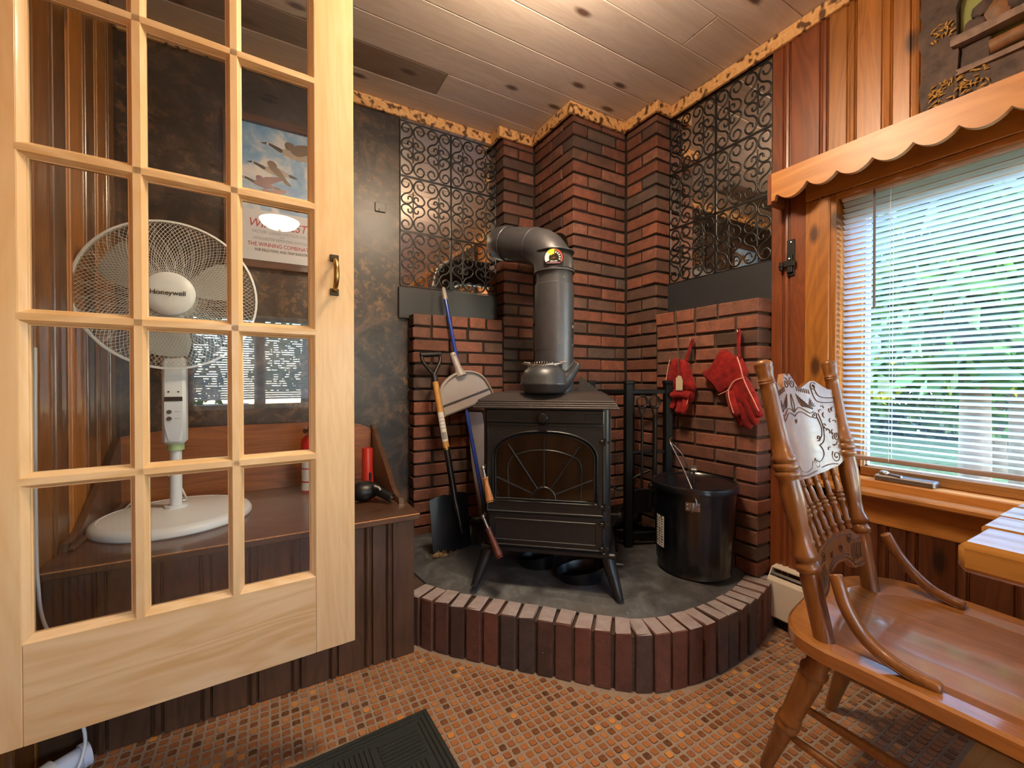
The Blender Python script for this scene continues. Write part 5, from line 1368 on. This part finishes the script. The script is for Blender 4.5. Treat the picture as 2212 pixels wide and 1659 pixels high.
# right-hand glove: cuff spread to the left, hand hanging lower right
g1 = thing('leather_glove', 'red leather glove with wide flared cuff, right of the two on the brick wall', 'glove', (GX, 1.17, 1.1), gg)
hull('cuff', [(1.205, 1.205), (1.150, 1.175), (1.118, 1.168), (1.085, 1.085), (1.140, 1.040), (1.205, .995), (1.245, 1.035), (1.305, 1.095), (1.262, 1.128)], .030, GX + .012, M['suede'], g1)
hull('palm', [(1.125, 1.10), (1.090, 1.08), (1.048, 1.005), (1.030, .965), (1.055, .945), (1.10, .945), (1.150, .985), (1.172, 1.025)], .030, GX + .006, M['suede'], g1)
for i, (a, b, c) in enumerate((((1.058, 1.01), (1.036, .955), (1.022, .905)), ((1.083, .985), (1.058, .925), (1.040, .873)), ((1.108, .965), (1.090, .905), (1.072, .853)), ((1.128, .955), (1.118, .90), (1.104, .86)))):
    finger([(GX - .012 + i * .004, *a), (GX - .014 + i * .005, *b), (GX - .006 + i * .006, *c)], .0185 - .001 * (i == 3), g1)
finger([(GX - .018, 1.148, 1.012), (GX - .026, 1.132, .955), (GX - .020, 1.112, .905)], .0205, g1, 'thumb')
MB().tube(smoothpath([(GX - .022, 1.116, 1.165), (GX - .026, 1.098, 1.12), (GX - .028, 1.085, 1.075), (GX - .028, 1.065, 1.03), (GX - .030, 1.04, .985), (GX - .026, 1.018, .935)], 5), .0022, 6).tube(smoothpath([(GX - .028, 1.085, 1.075), (GX - .032, 1.125, 1.058), (GX - .034, 1.150, 1.020), (GX - .028, 1.20, .997)], 5), .0022, 6).tube(smoothpath([(GX - .034, 1.148, 1.022), (GX - .044, 1.138, .985), (GX - .042, 1.118, .92)], 5), .0020, 6).build('welt', M['piping'], g1, 60)
lp_ = MB(); lp_.tube(smoothpath([(GX + .004, 1.122, 1.165), (GX + .008, 1.130, 1.22), (GX + .014, 1.133, 1.275), (GX + .010, 1.124, 1.278), (GX - .002, 1.120, 1.22), (GX - .006, 1.118, 1.165)], 4), .006, 6); lp_.build('hanging_loop', M['suede'], g1, 60)
# left-hand glove: narrower, hanging straight, fingers curled
g2 = thing('leather_glove', 'red leather glove hanging straight with curled fingers, left of the two', 'glove', (GX, 1.43, 1.05), gg)
hull('cuff', [(1.470, 1.172), (1.415, 1.165), (1.388, 1.155), (1.362, 1.08), (1.342, 1.015), (1.40, 1.008), (1.505, 1.03), (1.492, 1.11)], .034, GX + .008, M['suede'], g2)
hull('palm', [(1.47, 1.03), (1.40, 1.02), (1.355, 1.015), (1.362, .96), (1.40, .935), (1.455, .95), (1.482, .98)], .030, GX + .010, M['suede'], g2)
for i, (a, b, c) in enumerate((((1.392, .985), (1.384, .93), (1.398, .898)), ((1.420, .97), (1.412, .925), (1.424, .900)), ((1.446, .975), (1.452, .94), (1.462, .920)), ((1.462, .985), (1.474, .96), (1.480, .945)))):
    finger([(GX - .010, *a), (GX - .022, *b), (GX - .030, *c)], .0185, g2)
finger([(GX - .012, 1.366, .985), (GX - .034, 1.40, .995), (GX - .044, 1.452, .985)], .0195, g2, 'thumb')
MB().tube(smoothpath([(GX - .024, 1.472, 1.168), (GX - .030, 1.482, 1.11), (GX - .026, 1.497, 1.04)], 5), .0020, 6).tube(smoothpath([(GX - .02, 1.362, .985), (GX - .028, 1.374, .93), (GX - .036, 1.392, .895)], 5), .0018, 6).build('welt', M['piping'], g2, 60)
lp_ = MB(); lp_.tube(smoothpath([(GX + .006, 1.402, 1.16), (GX + .012, 1.385, 1.22), (GX + .016, 1.370, 1.262), (GX + .010, 1.362, 1.255), (GX + .002, 1.375, 1.21), (GX - .002, 1.390, 1.16)], 4), .0058, 6); lp_.build('hanging_loop', M['suede'], g2, 60)
for (yy, zz, w_) in ((1.1295, 1.272, 'right'), (1.368, 1.252, 'left')):
    nl = MB(); nl.tube(smoothpath([(1.848, yy, zz), (1.815, yy, zz), (1.802, yy, zz + .004), (1.800, yy + .001, zz + .012)], 3), .0022, 6); nl.sphere((1.800, yy + .001, zz + .013), .0032, 8, 5)
    tag(nl.build('nail_hook', M['chrome'], None, 50), 'small shiny hook in the mortar holding the %s red glove' % w_, 'hook')
tc = thing('tag_cord', 'thin leather cord with a pale tag hanging in front of the left glove', 'cord', (1.80, 1.44, 1.42))
MB().tube(smoothpath([(1.848, 1.486, 1.423), (1.836, 1.484, 1.424), (1.826, 1.478, 1.39), (1.80, 1.445, 1.26), (1.768, 1.412, 1.16), (1.752, 1.395, 1.085)], 6), .0022, 6).build('cord', M['leather'], tc, 50)
tm = MB(frame((1.748, 1.392, 1.05), Vector((.25, -.97, 0)), (0, 0, 1), Vector((-.97, -.25, 0))))
tm.prism([(-.016, -.036), (.017, -.036), (.018, .012), (.008, .034), (-.004, .036), (-.016, .022)], 0, .003); tm.build('pale_tag', M['tagwood'], tc)
# ================================================================ PRESSED-BACK CHAIR
cc = thing('pressback_chair', 'golden oak pressed-back chair with carved crest, turned spindles and bentwood braces', 'chair', (1.38, .35, 0))
SEAT = .45
so_ = [(1.10, -.02), (1.105, .20), (1.098, .40), (1.095, .49), (1.118, .555), (1.18, .597), (1.28, .620), (1.42, .640), (1.52, .638), (1.60, .615), (1.665, .56), (1.690, .49), (1.688, .40), (1.668, .20), (1.655, -.02)]
P = smoothpath([(x, y, 0) for x, y in so_], 4); P = [(p[0], p[1]) for p in P]
def inset(P, k):
    cx_, cy_ = 1.39, .30; return [(cx_ + (x - cx_) * (1 - k), cy_ + (y - cy_) * (1 - k)) for x, y in P]
m = MB(); L = [[(x, y, SEAT - .040) for x, y in inset(P, .035)], [(x, y, SEAT - .034) for x, y in P], [(x, y, SEAT - .006) for x, y in P], [(x, y, SEAT) for x, y in inset(P, .02)], [(x, y, SEAT) for x, y in inset(P, .16)], [(x, y, SEAT - .006) for x, y in inset(P, .30)], [(x, y, SEAT - .010) for x, y in inset(P, .6)]]
for i in range(6): m.strip(L[i], L[i + 1])
m.add(L[0], [tuple(range(len(P)))]); m.add(L[-1], [tuple(range(len(P)))])
m.build('seat', M['oak_seat'], cc, 60)
LB, LT = Vector((1.141, .497, SEAT)), Vector((1.118, .634, 1.116)); RB, RT = Vector((1.547, .554, SEAT)), Vector((1.592, .688, 1.128))
def post(a, b, nm):
    L_ = (b - a).length; f = lambda t_: t_ * L_
    pr_ = [(.0, -.02), (.0215, -.01), (.0215, f(.14)), (.0225, f(.20)), (.0205, f(.222)), (.0265, f(.228)), (.0275, f(.243)), (.0235, f(.258)), (.0205, f(.262)), (.0265, f(.272)), (.0275, f(.285)), (.019, f(.315)), (.0185, f(.36)), (.0245, f(.44)), (.0255, f(.49)), (.023, f(.545)), (.0225, f(.552)), (.0285, f(.562)), (.0285, f(.575)), (.0235, f(.582)), (.028, f(.590)), (.028, f(.604)), (.0235, f(.611)), (.027, f(.619)), (.027, f(.632)), (.0225, f(.640)), (.0205, f(.70)), (.0185, f(.88)), (.0180, f(.905)), (.0200, f(.909)), (.0180, f(.914)), (.0200, f(.919)), (.0178, f(.924)), (.0185, f(.94)), (.0215, f(.968)), (.0205, f(.975)), (.0225, f(.982)), (.0195, f(.993)), (.010, f(1.0)), (0, f(1.001))]
    m = MB(axM(a, b)); m.lathe(pr_, None, 24)
    # fluting on the vase-shaped section
    out = []
    Mi = m.M.inverted()
    for p in m.v:
        q_ = Mi @ Vector(p)
        if f(.30) < q_.z < f(.55):
            a_ = math.atan2(q_.y, q_.x); s_ = 1 - .10 * max(0, math.cos(a_ * 6)) * math.sin(PI * (q_.z - f(.30)) / f(.25)); q_.x *= s_; q_.y *= s_
        out.append(tuple(m.M @ q_))
    m.v = out
    return m.build(nm, M['oak'], cc, 50)
post(LB, LT, 'back_post'); post(RB, RT, 'back_post')
# local frame of the back: s across (0..1), t up in metres
def bk(s, z, d=0.0):
    tl = (z - SEAT) / (LT.z - SEAT); tr_ = (z - SEAT) / (RT.z - SEAT)
    a = LB.lerp(LT, tl); b = RB.lerp(RT, tr_); p = a.lerp(b, s); n_ = Vector((.14, -.97, .19)).normalized()
    return p + n_ * (d - (.012 + .034 * max(0, min(1, (z - .64) / .18))) * math.sin(PI * s))
def panel(nm, top, bot, th, z0, nu=24, nv=6):
    m = MB(); F = []; Bk_ = []
    for i in range(nu + 1):
        s = .045 + .91 * i / nu; F.append([bk(s, bot(s) + (top(s) - bot(s)) * j / nv, th / 2) for j in range(nv + 1)]); Bk_.append([bk(s, bot(s) + (top(s) - bot(s)) * j / nv, -th / 2) for j in range(nv + 1)])
    for G in (F, Bk_):
        vs = [p for c in G for p in c]; m.add(vs, [(i * (nv + 1) + j, (i + 1) * (nv + 1) + j, (i + 1) * (nv + 1) + j + 1, i * (nv + 1) + j + 1) for i in range(nu) for j in range(nv)])
    lf = [c[0] for c in F] + [F[-1][j] for j in range(1, nv + 1)] + [F[i][nv] for i in range(nu - 1, -1, -1)] + [F[0][j] for j in range(nv - 1, 0, -1)]
    lb_ = [c[0] for c in Bk_] + [Bk_[-1][j] for j in range(1, nv + 1)] + [Bk_[i][nv] for i in range(nu - 1, -1, -1)] + [Bk_[0][j] for j in range(nv - 1, 0, -1)]
    m.strip(lf, lb_); return m.build(nm, M['oak'], cc, 50)
def itp(xs, ys_):
    def f(s):
        for i in range(1, len(xs)):
            if s <= xs[i]:
                t_ = (s - xs[i - 1]) / (xs[i] - xs[i - 1]); t_ = t_ * t_ * (3 - 2 * t_); return ys_[i - 1] + (ys_[i] - ys_[i - 1]) * t_
        return ys_[-1]
    return f
ctop = itp([0, .05, .18, .34, .46, .50, .54, .66, .82, .95, 1], [1.035, 1.040, 1.062, 1.042, 1.088, 1.080, 1.088, 1.042, 1.062, 1.040, 1.035])
ctop = itp([0, .06, .22, .37, .47, .50, .53, .63, .78, .94, 1], [1.030, 1.034, 1.066, 1.046, 1.092, 1.082, 1.092, 1.046, 1.066, 1.034, 1.030])
cbot = itp([0, .06, .14, .30, .5, .70, .86, .94, 1], [.850, .812, .802, .794, .790, .794, .802, .812, .850])
crest = panel('crest_rail', ctop, cbot, .016, .79)
def relief(nm, parent, curves, r, m_):
    m = MB()
    for c in curves:
        pts = [bk(s, z, .0086) for s, z in c]; m.tube(smoothpath(pts, 3), r, 5, caps=True)
    o = m.build(nm, m_, parent, 60); return o
def spiral(s0, z0, r, turns, a0, dir_=1, n=14):
    return [(s0 + (r * (1 - .86 * i / n)) / .44 * math.cos(a0 + dir_ * turns * 2 * PI * i / n), z0 + r * (1 - .86 * i / n) * math.sin(a0 + dir_ * turns * 2 * PI * i / n)) for i in range(n + 1)]
C = []
for sg in (-1, 1):
    X = lambda s: .5 + sg * s
    W = lambda pts: [(X(s), z) for s, z in pts]
    sp_ = lambda s, z, r, t_, a: [(X(a_), b_) for a_, b_ in spiral(s, z, r, t_, a)]
    C += [sp_(.045, 1.062, .018, 1.5, 1.2), sp_(.28, 1.048, .014, 1.4, .6), sp_(.38, .832, .019, 1.6, 2.2), sp_(.17, .822, .015, 1.4, 1.8), sp_(.42, .888, .012, 1.4, 2.0)]
    C += [W([(.0, .965), (.06, .975), (.12, .972), (.19, .958), (.225, .955)]), W([(.0, .976), (.06, .988), (.12, .984), (.20, .968), (.235, .972)]), sp_(.245, .962, .012, 1.3, 3.0)]
    C += [W([(.26, .955), (.285, .925), (.275, .898), (.235, .885)]), W([(.28, .965), (.305, .925), (.292, .885), (.245, .872)]), sp_(.235, .893, .010, 1.2, 4.0)]
    C += [W([(.235, .872), (.262, .855), (.255, .838), (.20, .825), (.15, .835)]), W([(.12, .83), (.08, .812), (.0, .806)]), W([(.20, .808), (.30, .812), (.38, .808)]), W([(.14, .802), (.0, .797)])]
    C += [W([(.28, 1.055), (.31, 1.02), (.38, 1.010), (.46, 1.008)]), W([(.25, 1.05), (.28, 1.006), (.37, .995), (.46, .994)])]
    for k in range(7): C.append(W([(.09 + k * .022, 1.052 - k * .002), (.095 + k * .022, 1.038 - k * .002)]))
    for k in range(6): C.append(W([(.07 + k * .02, 1.03 - k * .006), (.10 + k * .026, 1.0 - k * .004), (.13 + k * .02, .990 - k * .001)]))
    for k in range(5): C.append(W([(.20, .99), (.225 + k * .010, 1.012 - k * .006)]))
    rr = random.Random(21 + sg)
    for k in range(26):
        s, z = rr.uniform(.31, .45), rr.uniform(.855, .985); a = rr.uniform(0, 6.28)
        C.append(W([(s, z), (s + .018 * math.cos(a), z + .007 * math.sin(a)), (s + .03 * math.cos(a + .6), z + .012 * math.sin(a + .6))]))
    C += [W([(.0, 1.03), (.02, 1.0), (.008, .978)]), W([(.015, .955), (.0, .945)])]
relief('carving', crest, C, .0015, M['oak_dark'])
# seven turned spindles
for k in range(7):
    s = .16 + .68 * k / 6; a = bk(s, .622 + .012 * math.sin(PI * s), 0); b = bk(s, cbot(s) + .004, 0); L_ = (b - a).length; f = lambda t_: t_ * L_
    MB(axM(a, b)).lathe([(.0, -.004), (.0075, 0), (.0085, f(.05)), (.0070, f(.08)), (.0098, f(.11)), (.0098, f(.14)), (.0070, f(.16)), (.0082, f(.3)), (.0066, f(.40)), (.0105, f(.43)), (.0105, f(.47)), (.0075, f(.485)), (.0115, f(.51)), (.0115, f(.54)), (.0075, f(.555)), (.0100, f(.58)), (.0070, f(.61)), (.0080, f(.75)), (.0062, f(.83)), (.0095, f(.86)), (.0070, f(.89)), (.0085, f(.95)), (.007, f(1.0)), (0, f(1.005))], None, 12).build('spindle', M['oak'], cc, 50)
atop = itp([0, .1, .22, .5, .78, .9, 1], [.600, .606, .630, .638, .630, .606, .600])
abot = itp([0, .1, .22, .36, .5, .64, .78, .9, 1], [.528, .520, .526, .560, .566, .560, .526, .520, .528])
apr = panel('lower_rail', atop, abot, .015, .52)
C = []
for sg in (-1, 1):
    X = lambda s: .5 + sg * s
    W = lambda pts: [(X(s), z) for s, z in pts]
    sp_ = lambda s, z, r, t_, a: [(X(a_), b_) for a_, b_ in spiral(s, z, r, t_, a)]
    C += [sp_(.25, .606, .015, 1.5, .5), sp_(.09, .598, .012, 1.3, 2.5), W([(.0, .630), (.12, .628), (.22, .622)]), W([(.0, .575), (.12, .572), (.22, .552), (.28, .535), (.36, .528)]), W([(.0, .582), (.12, .580), (.20, .568)])]
    for k in range(6): C.append(W([(.27 + k * .03, .592 - k * .002), (.25 + k * .028, .566 - k * .003), (.27 + k * .03, .545)]))
    C += [W([(.27, .600), (.36, .596), (.44, .594)]), W([(.26, .536), (.36, .533), (.44, .530)])]
relief('carving', apr, C, .0014, M['oak_dark'])
# bentwood braces from posts to seat
MB().tube(smoothpath([(1.128, .470, .618), (1.124, .462, .600), (1.120, .445, .555), (1.125, .415, .505), (1.134, .375, .474), (1.142, .330, .459), (1.147, .295, .4555)], 5), [.011] + [.014] * 28 + [.013, .010], 12).build('bent_brace', M['oak'], cc, 60)
MB().tube(smoothpath([(1.572, .530, .612), (1.576, .522, .595), (1.588, .505, .555), (1.605, .475, .508), (1.617, .440, .474), (1.622, .405, .460), (1.622, .375, .4555)], 5), [.011] + [.014] * 28 + [.013, .010], 12).build('bent_brace', M['oak'], cc, 60)
def leg(a, b):
    a, b = Vector(a), Vector(b); L_ = (a - b).length; f = lambda t_: t_ * L_
    MB(axM(b, a)).lathe([(0, 0), (.014, 0), (.016, f(.06)), (.019, f(.2)), (.022, f(.32)), (.0225, f(.36)), (.0275, f(.375)), (.0285, f(.40)), (.0235, f(.42)), (.0275, f(.435)), (.0265, f(.455)), (.0235, f(.47)), (.0255, f(.60)), (.0275, f(.78)), (.0225, f(.80)), (.0295, f(.815)), (.0305, f(.84)), (.0245, f(.86)), (.0235, f(1.0)), (0, f(1.0))], None, 20).build('leg', M['oak'], cc, 50)
legs = [((1.165, .505, SEAT - .035), (1.182, .655, .001)), ((1.555, .555, SEAT - .035), (1.575, .668, .001)), ((1.165, .08, SEAT - .035), (1.14, -.02, .001)), ((1.60, .08, SEAT - .035), (1.63, -.02, .001))]
for a, b in legs: leg(a, b)
def at_leg(i, z): a, b = Vector(legs[i][0]), Vector(legs[i][1]); return b.lerp(a, z / (SEAT - .035))
def stretcher(a, b):
    n_ = 14; MB().tube([a.lerp(b, i / n_) for i in range(n_ + 1)], [.0075 + .0045 * math.sin(PI * i / n_) ** .6 for i in range(n_ + 1)], 10).build('stretcher', M['oak'], cc, 60)
for (i, za, j, zb_) in ((0, .235, 2, .235), (0, .135, 2, .135), (1, .235, 3, .235), (1, .135, 3, .135), (0, .29, 1, .29), (2, .17, 3, .17), (2, .26, 3, .26)): stretcher(at_leg(i, za), at_leg(j, zb_))

# ================================================================ TABLE
tb = thing('plank_table', 'honey pine plank table with glossy top at the right edge by the window', 'table', (1.5, -.4, 0))
px4 = [1.204, 1.380, 1.516, 1.654, 1.812]
for i in range(4):
    MB().b2((px4[i] + .002, -1.25, .678), (px4[i + 1] - .002, .292 + .004 * i, .740), .012 if i in (0, 3) else .005).build('plank', M['table'], tb, 40)
MB().b2((1.24, -.30, .640), (1.78, -.24, .678), .004).b2((1.24, -1.05, .640), (1.78, -.99, .678), .004).build('cleat', M['table'], tb)
for yy in (-.27, -1.02):
    for xx in (1.30, 1.72): MB().b2((xx - .035, yy - .035, .001), (xx + .035, yy + .035, .640), .006).build('leg', M['table'], tb)

# ================================================================ DRIFTWOOD RELIEF ON THE WALL
df = thing('driftwood_picture', 'rough bark framed relief of log and rocks on olive ground above the valance', 'picture', (1.93, .3, 1.95))
def rough_box(a, b, seed, amp, nu=10, nv=10):
    """slab facing the room with an uneven face"""
    rr = random.Random(seed); m = MB(); G = [[(a[0] + rr.uniform(-amp, amp), b[1] + (a[1] - b[1]) * i / nu + (rr.uniform(-.006, .006) if i in (0, nu) else 0), a[2] + (b[2] - a[2]) * j / nv) for j in range(nv + 1)] for i in range(nu + 1)]
    vs = [p for c in G for p in c]; m.add(vs, [(i * (nv + 1) + j, (i + 1) * (nv + 1) + j, (i + 1) * (nv + 1) + j + 1, i * (nv + 1) + j + 1) for i in range(nu) for j in range(nv)])
    lf = [c[0] for c in G] + [G[-1][j] for j in range(1, nv + 1)] + [G[i][nv] for i in range(nu - 1, -1, -1)] + [G[0][j] for j in range(nv - 1, 0, -1)]
    m.strip(lf, [(b[0], p[1], p[2]) for p in lf]); return m
rough_box((1.905, .470, 1.928), (1.937, .560, 2.50), 1, .004, 5, 16).build('bark_stile', M['drift'], df, 40)
rough_box((1.907, -.35, 1.928), (1.937, .470, 2.035), 2, .004, 16, 6).build('bark_rail', M['drift'], df, 40)
rough_box((1.907, -.35, 2.42), (1.937, .470, 2.50), 3, .004, 16, 5).build('bark_rail', M['drift'], df, 40)
rough_box((1.905, -.43, 1.928), (1.937, -.35, 2.50), 4, .004, 5, 16).build('bark_stile', M['drift'], df, 40)
MB().b2((1.932, -.35, 2.03), (1.937, .47, 2.43)).build('backing', M['olive'], df)
rough_box((1.885, -.34, 2.122), (1.935, .478, 2.148), 5, .003, 18, 3).build('ledge', M['drift_light'], df, 40)
rr = random.Random(8)
lgp = [(1.918, .40 - .74 * i / 14, 2.079 + rr.uniform(-.003, .003)) for i in range(15)]
MB().tube(lgp, [.026 + rr.uniform(-.004, .006) for _ in lgp], 12).build('log', M['log'], df, 60)
MB().b2((1.915, .40, 2.03), (1.932, .468, 2.12), .004).build('shadow_block', M['drift'], df)
rough_box((1.896, -.34, 2.030), (1.93, .47, 2.046), 6, .003, 18, 2).build('ledge', M['drift_light'], df, 40)
def rock(c, r, seed, m_=None):
    rr = random.Random(seed); b_ = MB(); b_.sphere((0, 0, 0), r, 9, 6)
    b_.v = [(c[0] + x * rr.uniform(.8, 1.15), c[1] + y * rr.uniform(.8, 1.15), c[2] + z * rr.uniform(.8, 1.15)) for x, y, z in b_.v]; b_.build('rock', m_ or M['drift'], df, 30)
rock((1.918, .433, 2.172), (.016, .026, .024), 1); rock((1.918, .418, 2.210), (.016, .026, .026), 2); rock((1.918, .385, 2.185), (.015, .03, .035), 3, M['log']); rock((1.916, .345, 2.20), (.016, .028, .045), 4); rock((1.916, .25, 2.22), (.016, .06, .06), 5); rock((1.916, .10, 2.20), (.016, .07, .05), 6)
ms = MB(); rr = random.Random(12)
for i in range(110):
    y, z = rr.uniform(.40, .535), rr.uniform(1.935, 2.03)
    if rr.random() < .2: y, z = rr.uniform(.48, .53), rr.uniform(2.17, 2.22)
    a = rr.uniform(0, 6.28); l_ = rr.uniform(.004, .011)
    ms.tube([(1.903, y - l_ * math.cos(a), z - l_ * math.sin(a)), (1.9005, y + rr.uniform(-.004, .004), z), (1.904, y + l_ * math.cos(a), z + l_ * math.sin(a))], [.0012, rr.uniform(.002, .0042), .0012], 6)
tag(ms.build('gilded_moss', M['moss'], df, 60), kind='stuff')

# ================================================================ CEILING LAMPS (above the frame; light the room)
def lamp(x, y, label, m_, r=.15):
    t_ = thing('ceiling_lamp', label, 'lamp', (x, y, H))
    LM = Matrix.Translation((x, y, 0))
    cn = MB(); cn.lathe([(0, H - .001), (.07, H - .001), (.075, H - .018), (.05, H - .026), (.014, H - .03), (.012, H - .165), (0, H - .165)], LM, 28); cn.build('canopy', M['brass'], t_, 40)
    g_ = MB().lathe([(r, H - .163), (r * .99, H - .169), (r * .88, H - .195), (r * .64, H - .219), (r * .3, H - .233), (0, H - .237)], LM, 36); g_.build('glass_bowl', m_, t_, 60)
    MB().lathe([(.01, H - .235), (.012, H - .243), (.006, H - .255), (0, H - .258)], LM, 12).build('finial', M['brass'], t_, 40)
lamp(.75, .98, 'lit glass bowl ceiling lamp in front of the stove, just above the view', M['lamp_a'])
lamp(.40, -1.50, 'lit glass bowl ceiling lamp behind the viewpoint, mirrored in the door glass', M['lamp'])

# ================================================================ OUTDOORS
gd = MB().b2((2.3, -9, -.55), (30, 16, -.45)).b2((-12, -30, -.55), (2.3, -3.2, -.45)).build('lawn', M['grass']); tag(gd, 'green lawn outside the window', None, None, 'structure')
def tree(x, y, h, sp, nl, m, label, seed, low=.6):
    rr = random.Random(seed); t_ = thing('tree', label, 'tree', (x, y, -.45), 'trees outside the window')
    tp = [(x, y, -.45), (x + rr.uniform(-.1, .1), y + rr.uniform(-.1, .1), h * .4), (x + rr.uniform(-.2, .2), y + rr.uniform(-.2, .2), h * .8)]
    MB().tube(tp, [.11, .085, .03], 8).build('trunk', M['bark'], t_, 60)
    lf = MB(); vs = []; fs = []
    for i in range(nl):
        r = sp * math.sqrt(rr.random()); a = rr.uniform(0, 6.28); c = Vector((x + r * math.cos(a), y + r * math.sin(a), low + (h - low) * rr.random()))
        s_ = rr.uniform(.08, .16); u_ = Vector((rr.gauss(0, 1), rr.gauss(0, 1), rr.gauss(0, 1))).normalized(); v_ = u_.orthogonal().normalized()
        b0 = len(vs); vs += [c - u_ * s_, c + v_ * s_ * .5, c + u_ * s_, c - v_ * s_ * .5]; fs.append((b0, b0 + 1, b0 + 2, b0 + 3))
    me = bpy.data.meshes.new('foliage'); me.from_pydata([tuple(p) for p in vs], [], fs); me.materials.append(m)
    o = bpy.data.objects.new('foliage', me); COL.objects.link(o); adopt(o, t_); tag(o, kind='stuff')
trs = [(5.2, 1.15, 4.2, .75, 2600, 'leaf_g', 1.0), (6.4, 3.0, 4.6, .9, 4200, 'leaf_y', .8), (7.6, 1.3, 5.2, .95, 4600, 'leaf_y', 1.0), (9.0, 4.0, 5.5, 1.1, 4800, 'leaf_g', .4), (10.2, 2.0, 6, 1.1, 3200, 'leaf_g', .2), (11.9, 5.3, 6.5, 1.2, 3200, 'leaf_d', -.2), (12.7, 1.3, 6.5, 1.2, 3200, 'leaf_d', -.2), (12.5, 8.2, 6.5, 1.2, 2600, 'leaf_d', -.2), (7.0, -1.5, 5, 1.0, 1500, 'leaf_g', .6), (11, -2.6, 6.4, 1.3, 1800, 'leaf_d', -.2), (-.8, -8.0, 5.0, 1.1, 1200, 'leaf_g', .6), (2.0, -9.5, 5.5, 1.2, 1200, 'leaf_y', .8)]
tl_ = ['slim green tree nearest the right side of the window', 'yellow-green tree nearest the left side of the window', 'yellowing tree behind the slim green one', 'green leafy tree at mid distance left of the window view', 'broad green tree at mid distance in the centre of the window view', 'dark green tree far back, left of centre', 'dark green tree far back on the right', 'dark green tree farthest left in the window view', 'green tree outside beyond the right end of the window', 'dark tree far beyond the right end of the window', 'green tree outside the window behind the viewpoint', 'yellowing tree outside the window behind the viewpoint']
for i, (x, y, h, sp__, nl_, m_, lo_) in enumerate(trs): tree(x, y, h, sp__, nl_, M[m_], tl_[i], 100 + i, lo_)
bsh = MB(); 
hg = thing('hedge', 'dense green thicket along the far edge of the lawn', 'hedge', (15, 3, -.45)); vs = []; fs = []; rr = random.Random(77)
for i in range(26000):
    x, y = rr.uniform(14.2, 16.5), rr.uniform(-4, 12); z = -.45 + 6.2 * rr.random() ** 1.25; s_ = rr.uniform(.10, .20); c = Vector((x, y, z)); u_ = Vector((rr.gauss(0, 1), rr.gauss(0, 1), rr.gauss(0, 1))).normalized(); v_ = u_.orthogonal().normalized()
    b0 = len(vs); vs += [c - u_ * s_, c + v_ * s_ * .5, c + u_ * s_, c - v_ * s_ * .5]; fs.append((b0, b0 + 1, b0 + 2, b0 + 3))
me = bpy.data.meshes.new('foliage'); me.from_pydata([tuple(p) for p in vs], [], fs); me.materials.append(M['leaf_d']); o = bpy.data.objects.new('foliage', me); COL.objects.link(o); adopt(o, hg); tag(o, kind='stuff')
